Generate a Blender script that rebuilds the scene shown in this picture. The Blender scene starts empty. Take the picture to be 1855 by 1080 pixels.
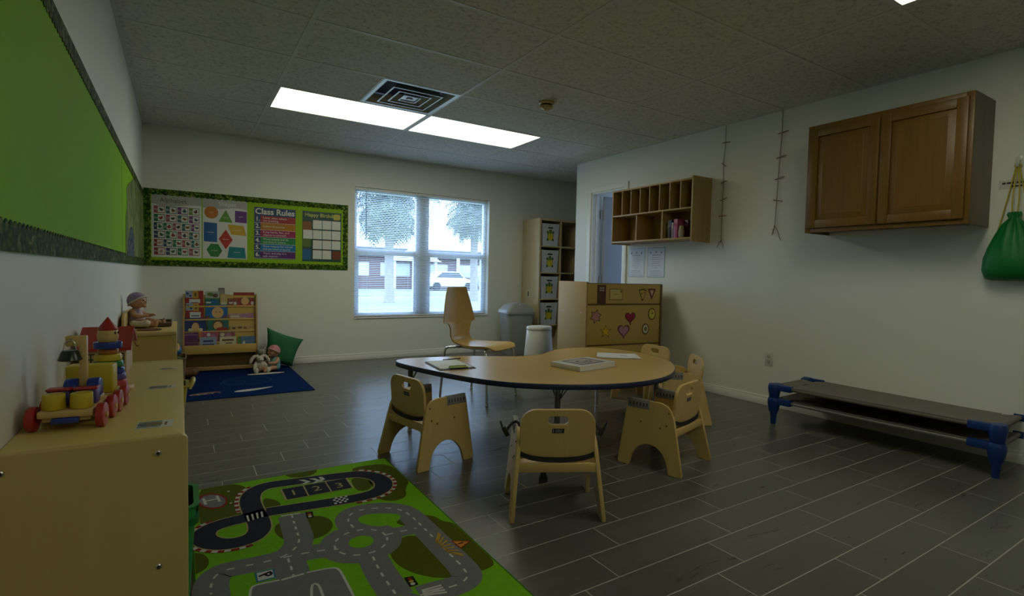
import bpy, bmesh, math, random
from mathutils import Vector, Matrix
random.seed(7)
SC = bpy.context.scene
COL = SC.collection
PI = math.pi

# ------------------------------------------------------------------ materials
MATS = {}
def _new(name):
    m = bpy.data.materials.new(name); m.use_nodes = True
    nt = m.node_tree; nt.nodes.clear()
    out = nt.nodes.new('ShaderNodeOutputMaterial')
    return m, nt, out
def N(nt, t, **kw):
    n = nt.nodes.new(t)
    for k, v in kw.items():
        if k in n.inputs: n.inputs[k].default_value = v
        else: setattr(n, k, v)
    return n
def lk(nt, a, b): nt.links.new(a, b)
def mixc(nt, fac, a, b, blend='MIX'):
    n = nt.nodes.new('ShaderNodeMix'); n.data_type = 'RGBA'; n.blend_type = blend
    for s, v in ((n.inputs[0], fac), (n.inputs[6], a), (n.inputs[7], b)):
        if hasattr(v, 'links') or hasattr(v, 'is_linked'): nt.links.new(v, s)
        elif isinstance(v, (int, float)): s.default_value = v
        else: s.default_value = (*v[:3], 1)
    return n.outputs[2]
def fmath(nt, op, a, b=None, c=None):
    n = nt.nodes.new('ShaderNodeMath'); n.operation = op
    for i, v in enumerate((a, b, c)):
        if v is None: continue
        if isinstance(v, (int, float)): n.inputs[i].default_value = v
        else: nt.links.new(v, n.inputs[i])
    return n.outputs[0]
def ocoord(nt, scale=(1, 1, 1), rot=(0, 0, 0)):
    tc = nt.nodes.new('ShaderNodeTexCoord'); mp = nt.nodes.new('ShaderNodeMapping')
    mp.inputs['Scale'].default_value = scale; mp.inputs['Rotation'].default_value = rot
    nt.links.new(tc.outputs['Object'], mp.inputs[0]); return mp.outputs[0]
def bsdf(nt, out, rough=.5, metal=0., spec=.5, coat=0., trans=0., sheen=0.):
    b = nt.nodes.new('ShaderNodeBsdfPrincipled')
    b.inputs['Roughness'].default_value = rough; b.inputs['Metallic'].default_value = metal
    b.inputs['Specular IOR Level'].default_value = spec
    b.inputs['Coat Weight'].default_value = coat; b.inputs['Transmission Weight'].default_value = trans
    b.inputs['Sheen Weight'].default_value = sheen
    nt.links.new(b.outputs[0], out.inputs[0]); return b
def mat(name, col, rough=.5, metal=0., var=.06, nscale=12., spec=.5, bump=0., bscale=80., coat=0., sheen=0.):
    """plain coloured material with a little procedural mottling"""
    if name in MATS: return MATS[name]
    m, nt, out = _new(name); b = bsdf(nt, out, rough, metal, spec, coat, 0, sheen)
    v = ocoord(nt); nz = N(nt, 'ShaderNodeTexNoise', Scale=nscale, Detail=3.)
    lk(nt, v, nz.inputs['Vector'])
    lo = [max(0, c * (1 - var)) for c in col]; hi = [min(1, c * (1 + var)) for c in col]
    lk(nt, mixc(nt, nz.outputs['Fac'], lo, hi), b.inputs['Base Color'])
    if bump:
        n2 = N(nt, 'ShaderNodeTexNoise', Scale=bscale, Detail=4.); lk(nt, v, n2.inputs['Vector'])
        bp = N(nt, 'ShaderNodeBump', Strength=bump, Distance=.002); lk(nt, n2.outputs['Fac'], bp.inputs['Height'])
        lk(nt, bp.outputs[0], b.inputs['Normal'])
    MATS[name] = m; return m
def wood(name, c1, c2, axis=0, scale=1., rough=.4, contrast=.5, spec=.5):
    """grain stretched along one object axis"""
    if name in MATS: return MATS[name]
    m, nt, out = _new(name); b = bsdf(nt, out, rough, 0, spec)
    sc = [26 * scale] * 3; sc[axis] = 1.6 * scale
    v = ocoord(nt, sc)
    n1 = N(nt, 'ShaderNodeTexNoise', Scale=1., Detail=6., Roughness=.6, Distortion=.6); lk(nt, v, n1.inputs['Vector'])
    sc2 = [3 * scale] * 3; sc2[axis] = .5 * scale
    n2 = N(nt, 'ShaderNodeTexNoise', Scale=1., Detail=2.); lk(nt, ocoord(nt, sc2), n2.inputs['Vector'])
    f = fmath(nt, 'ADD', fmath(nt, 'MULTIPLY', n1.outputs['Fac'], .6), fmath(nt, 'MULTIPLY', n2.outputs['Fac'], .4))
    r = N(nt, 'ShaderNodeMapRange'); r.inputs[1].default_value = .5 - .25 / max(contrast, .01) * .5; r.inputs[2].default_value = .5 + .25 / max(contrast, .01) * .5
    lk(nt, f, r.inputs[0])
    lk(nt, mixc(nt, r.outputs[0], c2, c1), b.inputs['Base Color'])
    MATS[name] = m; return m
def emit(name, col, strength):
    if name in MATS: return MATS[name]
    m, nt, out = _new(name); e = N(nt, 'ShaderNodeEmission', Strength=strength); e.inputs[0].default_value = (*col, 1)
    lk(nt, e.outputs[0], out.inputs[0]); MATS[name] = m; return m

# ------------------------------------------------------------------ mesh builder
class MB:
    def __init__(s): s.bm = bmesh.new(); s.mi = 0
    def _mark(s, faces):
        for f in faces: f.material_index = s.mi
    def add_bm(s, b2, M=None):
        if M is not None: bmesh.ops.transform(b2, matrix=M, verts=b2.verts)
        me = bpy.data.meshes.new('tmp'); b2.to_mesh(me); b2.free()
        n0 = len(s.bm.faces); s.bm.from_mesh(me); bpy.data.meshes.remove(me)
        s.bm.faces.ensure_lookup_table(); s._mark(s.bm.faces[n0:])
        return s
    def add_mesh(s, me, M=None):
        b2 = bmesh.new(); b2.from_mesh(me); return s.add_bm(b2, M)
    def box(s, x0, x1, y0, y1, z0, z1, bev=0, M=None, seg=2):
        b2 = bmesh.new(); bmesh.ops.create_cube(b2, size=1)
        for v in b2.verts:
            v.co = Vector((x0 + (v.co.x + .5) * (x1 - x0), y0 + (v.co.y + .5) * (y1 - y0), z0 + (v.co.z + .5) * (z1 - z0)))
        if bev:
            bmesh.ops.bevel(b2, geom=b2.edges[:], offset=bev, segments=seg, affect='EDGES', profile=.5)
        return s.add_bm(b2, M)
    def cyl(s, a, b, r1, r2=None, seg=20, bev=0):
        a = Vector(a); b = Vector(b); r2 = r1 if r2 is None else r2
        b2 = bmesh.new(); d = b - a; L = d.length
        bmesh.ops.create_cone(b2, cap_ends=True, segments=seg, radius1=r1, radius2=r2, depth=L)
        if bev:
            es = [e for e in b2.edges if abs(e.verts[0].co.z - e.verts[1].co.z) < 1e-6]
            bmesh.ops.bevel(b2, geom=es, offset=bev, segments=2, affect='EDGES', profile=.5)
        q = Vector((0, 0, 1)).rotation_difference(d.normalized())
        return s.add_bm(b2, Matrix.Translation((a + b) / 2) @ q.to_matrix().to_4x4())
    def tube(s, pts, r, seg=10, closed=False):
        pts = [Vector(p) for p in pts]; n = len(pts); rs = r if isinstance(r, (list, tuple)) else [r] * n
        b2 = bmesh.new(); rings = []; up = None
        for i, p in enumerate(pts):
            t = (pts[(i + 1) % n if closed else min(i + 1, n - 1)] - pts[(i - 1) % n if closed else max(i - 1, 0)]).normalized()
            if up is None: up = t.orthogonal().normalized()
            up = (up - t * up.dot(t)).normalized(); w = t.cross(up)
            rings.append([b2.verts.new(p + (up * math.cos(2 * PI * k / seg) + w * math.sin(2 * PI * k / seg)) * rs[i]) for k in range(seg)])
        for i in range(n if closed else n - 1):
            A, B = rings[i], rings[(i + 1) % n]
            for k in range(seg): b2.faces.new((A[k], A[(k + 1) % seg], B[(k + 1) % seg], B[k]))
        if not closed: b2.faces.new(rings[0][::-1]); b2.faces.new(rings[-1])
        return s.add_bm(b2)
    def lathe(s, prof, c=(0, 0, 0), seg=28, M=None, sx=1., sy=1.):
        b2 = bmesh.new(); rings = []
        for r, z in prof:
            if r < 1e-5: rings.append([b2.verts.new((0, 0, z))])
            else: rings.append([b2.verts.new((r * sx * math.cos(2 * PI * k / seg), r * sy * math.sin(2 * PI * k / seg), z)) for k in range(seg)])
        for A, B in zip(rings, rings[1:]):
            for k in range(seg):
                if len(A) == 1 and len(B) == 1: continue
                if len(A) == 1: b2.faces.new((A[0], B[(k + 1) % seg], B[k])) if False else b2.faces.new((A[0], B[k], B[(k + 1) % seg]))
                elif len(B) == 1: b2.faces.new((A[k], A[(k + 1) % seg], B[0]))
                else: b2.faces.new((A[k], A[(k + 1) % seg], B[(k + 1) % seg], B[k]))
        for R_ in (rings[0], rings[-1]):
            if len(R_) > 1: b2.faces.new(R_)
        bmesh.ops.recalc_face_normals(b2, faces=b2.faces)
        return s.add_bm(b2, Matrix.Translation(c) @ (M or Matrix()))
    def ell(s, c, r, rot=None, seg=18):
        b2 = bmesh.new(); bmesh.ops.create_uvsphere(b2, u_segments=seg, v_segments=max(8, seg // 2 + 2), radius=1)
        r = r if isinstance(r, (tuple, list)) else (r, r, r)
        M = Matrix.Translation(c) @ (rot.to_matrix().to_4x4() if rot is not None else Matrix()) @ Matrix.Diagonal((*r, 1))
        return s.add_bm(b2, M)
    def prism(s, pts, z0, z1, M=None, bev=0):
        b2 = bmesh.new(); vs = [b2.verts.new((x, y, z0)) for x, y in pts]
        f = b2.faces.new(vs); r = bmesh.ops.extrude_face_region(b2, geom=[f])
        for v in [g for g in r['geom'] if isinstance(g, bmesh.types.BMVert)]: v.co.z = z1
        bmesh.ops.recalc_face_normals(b2, faces=b2.faces)
        if bev:
            es = [e for e in b2.edges if abs(e.verts[0].co.z - e.verts[1].co.z) < 1e-7]
            bmesh.ops.bevel(b2, geom=es, offset=bev, segments=2, affect='EDGES', profile=.5)
        return s.add_bm(b2, M)
    def flat(s, pts, z=0, M=None):
        b2 = bmesh.new(); f = b2.faces.new([b2.verts.new((p[0], p[1], z)) for p in pts])
        bmesh.ops.recalc_face_normals(b2, faces=[f])
        f.normal_update()
        if f.normal.z < 0: f.normal_flip()
        if len(pts) > 4: bmesh.ops.triangulate(b2, faces=[f])
        return s.add_bm(b2, M)
    def quad(s, pts):
        b2 = bmesh.new(); b2.faces.new([b2.verts.new(p) for p in pts]); return s.add_bm(b2)
    def stroke(s, pts, w, z, M=None, closed=False):
        n = len(pts); P_ = [Vector((p[0], p[1])) for p in pts]; L = []; R_ = []
        for i in range(n):
            t = P_[(i + 1) % n if closed else min(i + 1, n - 1)] - P_[(i - 1) % n if closed else max(i - 1, 0)]
            t.normalize(); nn = Vector((-t.y, t.x)) * w / 2
            L.append(P_[i] + nn); R_.append(P_[i] - nn)
        b2 = bmesh.new()
        for i in range(n if closed else n - 1):
            j = (i + 1) % n
            b2.faces.new([b2.verts.new((v.x, v.y, z)) for v in (R_[i], R_[j], L[j], L[i])])
        return s.add_bm(b2, M)
    def loft(s, rings, cap=True, closed_ring=True):
        b2 = bmesh.new(); R_ = [[b2.verts.new(p) for p in r] for r in rings]
        for A, B in zip(R_, R_[1:]):
            m = len(A)
            for k in range(m if closed_ring else m - 1): b2.faces.new((A[k], A[(k + 1) % m], B[(k + 1) % m], B[k]))
        if cap and closed_ring: b2.faces.new(R_[0][::-1]); b2.faces.new(R_[-1])
        bmesh.ops.recalc_face_normals(b2, faces=b2.faces)
        return s.add_bm(b2)
    def build(s, name, mats, parent=None, angle=40, weld=False):
        if weld: bmesh.ops.remove_doubles(s.bm, verts=s.bm.verts, dist=1e-5)
        me = bpy.data.meshes.new(name); s.bm.to_mesh(me); s.bm.free()
        for m in (mats if isinstance(mats, (list, tuple)) else [mats]): me.materials.append(m)
        me.shade_smooth(); me.set_sharp_from_angle(angle=math.radians(angle))
        o = bpy.data.objects.new(name, me); COL.objects.link(o)
        if parent is not None: o.parent = parent
        return o

def tag(o, label, cat, group=None, kind=None):
    o['label'] = label; o['category'] = cat
    if group: o['group'] = group
    if kind: o['kind'] = kind
    return o
def thing(name, label, cat, loc=(0, 0, 0), rz=0., group=None, rot=None):
    o = bpy.data.objects.new(name, None); COL.objects.link(o); o.empty_display_size = .05
    o.location = loc; o.rotation_euler = rot if rot else (0, 0, rz)
    return tag(o, label, cat, group)
def struct(o): o['kind'] = 'structure'; return o
def dup(root, loc, rz, label, rot=None):
    def cp(o, par):
        c = o.copy(); COL.objects.link(c); c.parent = par
        for ch in list(o.children): cp(ch, c)
        return c
    r = cp(root, None); r.location = loc; r.rotation_euler = rot if rot else (0, 0, rz); r['label'] = label
    return r

def chaikin(P_, n=2, closed=False):
    P_ = [Vector(p) for p in P_]
    for _ in range(n):
        Q = []; m = len(P_)
        for i in range(m if closed else m - 1):
            a, b = P_[i], P_[(i + 1) % m]; Q += [a * .75 + b * .25, a * .25 + b * .75]
        P_ = Q if closed else [P_[0]] + Q + [P_[-1]]
    return P_
def rrect(w, h, r, n=6, cx=0, cy=0, corners=(1, 1, 1, 1)):
    """rounded rectangle outline, counter-clockwise from the lower right; corners = lr, ur, ul, ll"""
    out = []
    for k, (sx, sy) in enumerate(((1, -1), (1, 1), (-1, 1), (-1, -1))):
        rr = r if corners[k] else 1e-4
        ox, oy = cx + sx * (w / 2 - rr), cy + sy * (h / 2 - rr); a0 = -PI / 2 + k * PI / 2
        out += [(ox + rr * math.cos(a0 + PI / 2 * i / n), oy + rr * math.sin(a0 + PI / 2 * i / n)) for i in range(n + 1)]
    return out
def circ(cx, cy, r, n=20, ry=None):
    ry = r if ry is None else ry
    return [(cx + r * math.cos(2 * PI * i / n), cy + ry * math.sin(2 * PI * i / n)) for i in range(n)]
def star(cx, cy, r, ri, n=5, a0=PI / 2):
    return [(cx + (r if i % 2 == 0 else ri) * math.cos(a0 + PI * i / n), cy + (r if i % 2 == 0 else ri) * math.sin(a0 + PI * i / n)) for i in range(2 * n)]
def heart(cx, cy, s, n=24):
    return [(cx + s * .0625 * 16 * math.sin(t) ** 3 * .5, cy + s * .0625 * .5 * (13 * math.cos(t) - 5 * math.cos(2 * t) - 2 * math.cos(3 * t) - math.cos(4 * t))) for t in [2 * PI * i / n for i in range(n)]]
def plate(outer, holes, t, bev=.002):
    """board of thickness t in the XY plane (centred on z=0) with holes and rounded edges, as a mesh"""
    cu = bpy.data.curves.new('tmpc', 'CURVE'); cu.dimensions = '2D'; cu.fill_mode = 'BOTH'
    cu.extrude = t / 2 - bev; cu.bevel_depth = bev; cu.bevel_resolution = 1; cu.offset = -bev
    for L in [outer] + list(holes):
        sp = cu.splines.new('POLY'); sp.points.add(len(L) - 1); sp.use_cyclic_u = True
        for p, q in zip(sp.points, L): p.co = (q[0], q[1], 0, 1)
    o = bpy.data.objects.new('tmpc', cu); COL.objects.link(o)
    dg = bpy.context.evaluated_depsgraph_get(); me = bpy.data.meshes.new_from_object(o.evaluated_get(dg))
    bpy.data.objects.remove(o); bpy.data.curves.remove(cu); return me
def text(body, size, depth=.0005, align='CENTER', bold=0.):
    cu = bpy.data.curves.new('tmpt', 'FONT'); cu.body = body; cu.size = size; cu.extrude = depth
    cu.align_x = align; cu.align_y = 'CENTER'; cu.offset = bold; cu.resolution_u = 3
    o = bpy.data.objects.new('tmpt', cu); COL.objects.link(o)
    dg = bpy.context.evaluated_depsgraph_get(); me = bpy.data.meshes.new_from_object(o.evaluated_get(dg))
    bpy.data.objects.remove(o); bpy.data.curves.remove(cu); return me
T3 = lambda x, y, z=0: Matrix.Translation((x, y, z))
RX = lambda a: Matrix.Rotation(a, 4, 'X'); RY = lambda a: Matrix.Rotation(a, 4, 'Y'); RZ = lambda a: Matrix.Rotation(a, 4, 'Z')
WALL_BACK = Matrix(((1, 0, 0, 0), (0, 0, -1, 0), (0, 1, 0, 0), (0, 0, 0, 1)))      # local x -> +X, y -> Z, z -> -Y (into the room)
WALL_RIGHT = Matrix(((0, 0, -1, 0), (-1, 0, 0, 0), (0, 1, 0, 0), (0, 0, 0, 1)))    # local x -> -Y, y -> Z, z -> -X
WALL_LEFT = Matrix(((0, 0, 1, 0), (1, 0, 0, 0), (0, 1, 0, 0), (0, 0, 0, 1)))       # local x -> +Y, y -> Z, z -> +X
def eul(M): return M.to_euler()
LAMP, SKY, EXPO = 6.9, 9.0, -0.3
RUG={
 'TRACK':[(0.3,2.383),(0.63,2.341),(0.698,2.339),(0.763,2.351),(0.811,2.391),(0.837,2.469),(0.819,2.556),(0.76,2.618),(0.698,2.635),(0.404,2.678),(0.329,2.684),(0.275,2.634),(0.252,2.545),(0.256,2.418),(0.265,2.304),(0.26,2.226),(0.228,2.176),(0.175,2.162),(0.12,2.177),(0.079,2.223),(0.065,2.277),(0.082,2.33),(0.13,2.358),(0.198,2.367),(0.255,2.374),(0.3,2.383)],
 'PIT':[(0.389,2.607),(0.69,2.597),(0.688,2.46),(0.391,2.466)],
 'PITL':[[(0.389,2.607),(0.391,2.466)],[(0.489,2.602),(0.487,2.461)],[(0.589,2.599),(0.588,2.461)],[(0.69,2.597),(0.688,2.46)]],
 'N1':[(0.435,2.535)],
 'N2':[(0.537,2.532)],
 'N3':[(0.637,2.519)],
 'CHEV':[[(0.481,2.68),(0.506,2.672),(0.529,2.632),(0.495,2.612),(0.479,2.618),(0.508,2.638)],[(0.528,2.673),(0.554,2.665),(0.576,2.625),(0.545,2.602),(0.529,2.608),(0.555,2.631)],[(0.573,2.671),(0.59,2.667),(0.596,2.63),(0.573,2.608),(0.557,2.611),(0.577,2.638)]],
 'CHECK':[(0.573,2.391),(0.637,2.385),(0.63,2.318),(0.566,2.317)],
 'BRIDGE':[(0.221,2.387),(0.295,2.4),(0.295,2.345),(0.226,2.327)],
 'R1':[(0.388,2.303),(0.381,2.156),(0.378,2.064),(0.348,2.007),(0.304,1.973),(0.242,1.969),(0.166,1.979),(0.114,1.982),(0.088,1.952),(0.077,1.903),(0.076,1.851)],
 'R2':[(0.304,1.969),(0.379,1.962),(0.437,1.951),(0.486,1.931)],
 'RING':[(0.657,1.893),(0.648,1.874),(0.636,1.859),(0.621,1.848),(0.603,1.842),(0.585,1.841),(0.566,1.845),(0.548,1.853),(0.531,1.865),(0.515,1.881),(0.503,1.9),(0.494,1.921),(0.488,1.944),(0.487,1.967),(0.49,1.989),(0.497,2.009),(0.509,2.026),(0.523,2.038),(0.541,2.046),(0.561,2.049),(0.581,2.046),(0.601,2.037),(0.62,2.024),(0.636,2.006),(0.649,1.985),(0.658,1.961),(0.662,1.938),(0.662,1.914),(0.657,1.893)],
 'R3':[(0.58,2.069),(0.574,2.138),(0.598,2.193),(0.645,2.214),(0.737,2.191),(0.801,2.13),(0.817,2.049),(0.82,1.942),(0.824,1.803),(0.826,1.674),(0.828,1.595),(0.819,1.54),(0.793,1.517),(0.754,1.509),(0.689,1.517),(0.638,1.518)],
 'R4':[(0.671,1.947),(0.718,1.946),(0.795,1.941)],
 'R5':[(0.579,1.817),(0.571,1.71),(0.572,1.615),(0.574,1.549)],
 'R6':[(0.317,1.954),(0.317,1.878),(0.315,1.833)],
 'PARK':[(0.178,1.78),(0.187,1.831),(0.21,1.844),(0.347,1.827),(0.439,1.818),(0.455,1.798),(0.457,1.75),(0.456,1.618)],
 'PARKL':[[(0.178,1.78),(0.187,1.831),(0.209,1.837),(0.271,1.828)],[(0.357,1.829),(0.439,1.818),(0.455,1.798),(0.457,1.75),(0.456,1.618)],[(0.343,1.684),(0.355,1.745),(0.369,1.751),(0.376,1.729),(0.374,1.666)]],
 'BLOBS':[[(0.066,2.821),(0.124,2.827),(0.209,2.787),(0.259,2.713),(0.259,2.627),(0.229,2.475),(0.227,2.374),(0.165,2.381),(0.098,2.381),(0.055,2.369)],[(0.439,2.796),(0.494,2.806),(0.597,2.798),(0.578,2.739),(0.531,2.708),(0.471,2.722),(0.442,2.758)],[(0.729,2.715),(0.842,2.725),(0.933,2.687),(0.954,2.516),(0.947,2.407),(0.895,2.331),(0.872,2.246),(0.809,2.224),(0.767,2.254),(0.741,2.308),(0.776,2.449),(0.771,2.589)],[(0.304,2.543),(0.34,2.518),(0.367,2.462),(0.362,2.41),(0.326,2.41),(0.298,2.419)],[(0.702,2.577),(0.749,2.578),(0.789,2.522),(0.776,2.449),(0.744,2.403),(0.7,2.408),(0.692,2.458)],[(0.318,2.247),(0.356,2.263),(0.429,2.26),(0.487,2.247),(0.519,2.189),(0.516,2.125),(0.485,2.071),(0.431,2.051),(0.389,2.05),(0.34,2.078),(0.31,2.145),(0.306,2.199)],[(0.735,2.018),(0.763,2.06),(0.807,2.055),(0.862,2.044),(0.904,2.0),(0.907,1.949),(0.947,1.907),(0.951,1.795),(0.947,1.561),(0.894,1.543),(0.865,1.544),(0.856,1.642),(0.849,1.754),(0.84,1.912),(0.78,1.964)],[(0.635,1.807),(0.67,1.856),(0.704,1.899),(0.781,1.896),(0.783,1.745),(0.782,1.568),(0.771,1.553),(0.719,1.583),(0.668,1.641),(0.636,1.72)],[(0.017,2.17),(0.064,2.144),(0.082,2.082),(0.074,2.031),(0.049,2.007),(0.016,2.0)]],
 'GREENS':[[(0.119,2.292),(0.154,2.313),(0.214,2.315),(0.225,2.281),(0.214,2.234),(0.179,2.212),(0.141,2.217),(0.121,2.253)],[(0.619,2.152),(0.666,2.149),(0.74,2.123),(0.785,2.087),(0.757,2.034),(0.688,2.017),(0.649,2.043),(0.611,2.098)],[(0.613,1.924),(0.608,1.912),(0.599,1.902),(0.589,1.895),(0.578,1.892),(0.566,1.893),(0.554,1.898),(0.543,1.906),(0.534,1.917),(0.527,1.931),(0.523,1.946),(0.522,1.961),(0.524,1.976),(0.529,1.989),(0.537,2.0),(0.548,2.007),(0.56,2.01),(0.572,2.01),(0.585,2.005),(0.596,1.996),(0.605,1.984),(0.612,1.97),(0.616,1.955),(0.616,1.939)]],
 'HELI':[(0.163,2.586),(0.16,2.568),(0.154,2.554),(0.146,2.543),(0.135,2.537),(0.124,2.537),(0.111,2.541),(0.099,2.551),(0.088,2.564),(0.079,2.581),(0.072,2.6),(0.067,2.62),(0.066,2.641),(0.068,2.659),(0.074,2.675),(0.082,2.686),(0.093,2.693),(0.105,2.694),(0.118,2.689),(0.131,2.679),(0.142,2.665),(0.152,2.647),(0.159,2.627),(0.162,2.606)],
 'HELIR':[(0.171,2.581),(0.168,2.56),(0.161,2.542),(0.151,2.53),(0.139,2.523),(0.125,2.522),(0.111,2.527),(0.097,2.538),(0.084,2.554),(0.073,2.574),(0.064,2.597),(0.059,2.621),(0.058,2.645),(0.06,2.668),(0.067,2.687),(0.076,2.701),(0.089,2.709),(0.103,2.711),(0.119,2.705),(0.134,2.694),(0.147,2.676),(0.159,2.655),(0.167,2.63),(0.171,2.605)],
 'H':[(0.111,2.624)],
 'PSIGN':[(0.206,1.915),(0.265,1.912),(0.264,1.847),(0.205,1.849)],
 'PPOS':[(0.235,1.879)],
 'LIGHTS':[[(0.441,2.303),(0.47,2.297),(0.463,2.236),(0.436,2.242)],[(0.628,1.636),(0.658,1.631),(0.655,1.575),(0.625,1.576)]],
 'TRI':[(0.875,1.774),(0.927,1.741),(0.88,1.717)],
 'YEL':[(0.856,1.864),(0.865,1.659),(0.829,1.703),(0.821,1.805)],
 'XW':[[(0.652,1.544),(0.718,1.542),(0.72,1.517),(0.718,1.484),(0.646,1.507)]],
 'STOPL':[[(0.349,2.315),(0.422,2.304)],[(0.276,1.825),(0.347,1.827)]],
}
# ------------------------------------------------------------------ room dimensions
XL, XR, YB, H, YF = -.306, 4.12, 6.205, 2.413, -2.2
YC = 5.095          # end of the right-hand wall: the room widens behind it
XA = 5.6
TL = .6096; GA, GL1 = .619, 3.093   # ceiling grid: a long runner at GA, a cross line at GL1

M_WALL = mat('wall_paint', (.70, .71, .66), .55, var=.02, nscale=3, bump=.08, bscale=160)
M_TRIM = mat('trim_paint', (.74, .74, .70), .4, var=.02)
M_WHITE = mat('white_paint', (.78, .78, .76), .35, var=.02)
M_DARK = mat('dark_void', (.02, .02, .02), .8)
def ceiling_material():
    m, nt, out = _new('acoustic_tile'); b = bsdf(nt, out, .75, 0, .3)
    v = ocoord(nt)
    n1 = N(nt, 'ShaderNodeTexNoise', Scale=38., Detail=5., Roughness=.7); lk(nt, v, n1.inputs['Vector'])
    n2 = N(nt, 'ShaderNodeTexVoronoi', Scale=75.); lk(nt, ocoord(nt, (1.5, .8, 1)), n2.inputs['Vector'])
    r1 = N(nt, 'ShaderNodeMapRange'); r1.inputs[1].default_value = .50; r1.inputs[2].default_value = .64; lk(nt, n1.outputs['Fac'], r1.inputs[0])
    r2 = N(nt, 'ShaderNodeMapRange'); r2.inputs[1].default_value = .26; r2.inputs[2].default_value = .14; lk(nt, n2.outputs['Distance'], r2.inputs[0])
    f = fmath(nt, 'MULTIPLY', r1.outputs[0], fmath(nt, 'ADD', .35, r2.outputs[0]))
    f = fmath(nt, 'MINIMUM', f, 1.)
    n3 = N(nt, 'ShaderNodeTexNoise', Scale=160., Detail=2.); lk(nt, v, n3.inputs['Vector'])
    base = mixc(nt, n3.outputs['Fac'], (.54, .53, .47), (.72, .70, .64))
    lk(nt, mixc(nt, f, base, (.14, .125, .10)), b.inputs['Base Color'])
    bp = N(nt, 'ShaderNodeBump', Strength=.5, Distance=.003); lk(nt, fmath(nt, 'SUBTRACT', 1., f), bp.inputs['Height']); lk(nt, bp.outputs[0], b.inputs['Normal'])
    return m
def floor_material(w=.158, y0=1.6014, L=.622, x0=1.426, sh=.1535, g=.0042):
    m, nt, out = _new('grey_plank_tile'); b = bsdf(nt, out, .3, 0, .5)
    tc = nt.nodes.new('ShaderNodeTexCoord'); sp = nt.nodes.new('ShaderNodeSeparateXYZ'); lk(nt, tc.outputs['Object'], sp.inputs[0])
    u = fmath(nt, 'DIVIDE', fmath(nt, 'SUBTRACT', y0, sp.outputs[1]), w)
    row = fmath(nt, 'FLOOR', u); fu = fmath(nt, 'SUBTRACT', u, row)
    t = fmath(nt, 'DIVIDE', fmath(nt, 'ADD', fmath(nt, 'SUBTRACT', sp.outputs[0], x0), fmath(nt, 'MULTIPLY', row, sh)), L)
    col = fmath(nt, 'FLOOR', t); ft = fmath(nt, 'SUBTRACT', t, col)
    d1 = fmath(nt, 'MULTIPLY', fmath(nt, 'MINIMUM', fu, fmath(nt, 'SUBTRACT', 1., fu)), w)
    d2 = fmath(nt, 'MULTIPLY', fmath(nt, 'MINIMUM', ft, fmath(nt, 'SUBTRACT', 1., ft)), L)
    d = fmath(nt, 'MINIMUM', d1, d2)
    gm = N(nt, 'ShaderNodeMapRange'); gm.inputs[1].default_value = g * .6; gm.inputs[2].default_value = g * .3; lk(nt, d, gm.inputs[0])
    cid = nt.nodes.new('ShaderNodeCombineXYZ'); lk(nt, row, cid.inputs[0]); lk(nt, col, cid.inputs[1])
    wn = nt.nodes.new('ShaderNodeTexWhiteNoise'); wn.noise_dimensions = '3D'; lk(nt, cid.outputs[0], wn.inputs['Vector'])
    off = nt.nodes.new('ShaderNodeVectorMath'); off.operation = 'MULTIPLY_ADD'
    lk(nt, wn.outputs['Color'], off.inputs[0]); off.inputs[1].default_value = (9, 9, 9)
    mp = nt.nodes.new('ShaderNodeMapping'); mp.inputs['Scale'].default_value = (3.2, 17, 1); lk(nt, tc.outputs['Object'], mp.inputs[0]); lk(nt, mp.outputs[0], off.inputs[2])
    n1 = N(nt, 'ShaderNodeTexNoise', Scale=1., Detail=6., Roughness=.6, Distortion=.8); lk(nt, off.outputs[0], n1.inputs['Vector'])
    n2 = N(nt, 'ShaderNodeTexNoise', Scale=3.5, Detail=3.); lk(nt, off.outputs[0], n2.inputs['Vector'])
    c = mixc(nt, n1.outputs['Fac'], (.064, .062, .053), (.122, .12, .104))
    r = N(nt, 'ShaderNodeMapRange'); r.inputs[1].default_value = .60; r.inputs[2].default_value = .76; lk(nt, n2.outputs['Fac'], r.inputs[0])
    c = mixc(nt, fmath(nt, 'MULTIPLY', r.outputs[0], .38), c, (.05, .046, .04))
    br = N(nt, 'ShaderNodeMapRange'); br.inputs[3].default_value = .88; br.inputs[4].default_value = 1.1; lk(nt, wn.outputs['Value'], br.inputs[0])
    hs = nt.nodes.new('ShaderNodeHueSaturation'); lk(nt, c, hs.inputs['Color']); lk(nt, br.outputs[0], hs.inputs['Value'])
    lk(nt, mixc(nt, gm.outputs[0], hs.outputs[0], (.36, .35, .31)), b.inputs['Base Color'])
    lk(nt, fmath(nt, 'ADD', fmath(nt, 'ADD', .22, fmath(nt, 'MULTIPLY', n1.outputs['Fac'], .16)), fmath(nt, 'MULTIPLY', gm.outputs[0], .3)), b.inputs['Roughness'])
    h = fmath(nt, 'SUBTRACT', fmath(nt, 'MULTIPLY', n1.outputs['Fac'], .25), gm.outputs[0])
    bp = N(nt, 'ShaderNodeBump', Strength=.35, Distance=.0015); lk(nt, h, bp.inputs['Height']); lk(nt, bp.outputs[0], b.inputs['Normal'])
    return m

b = MB(); b.box(XL - .14, XA + .1, YF - .1, YB + .14, -.1, 0); struct(b.build('floor', floor_material()))
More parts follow.
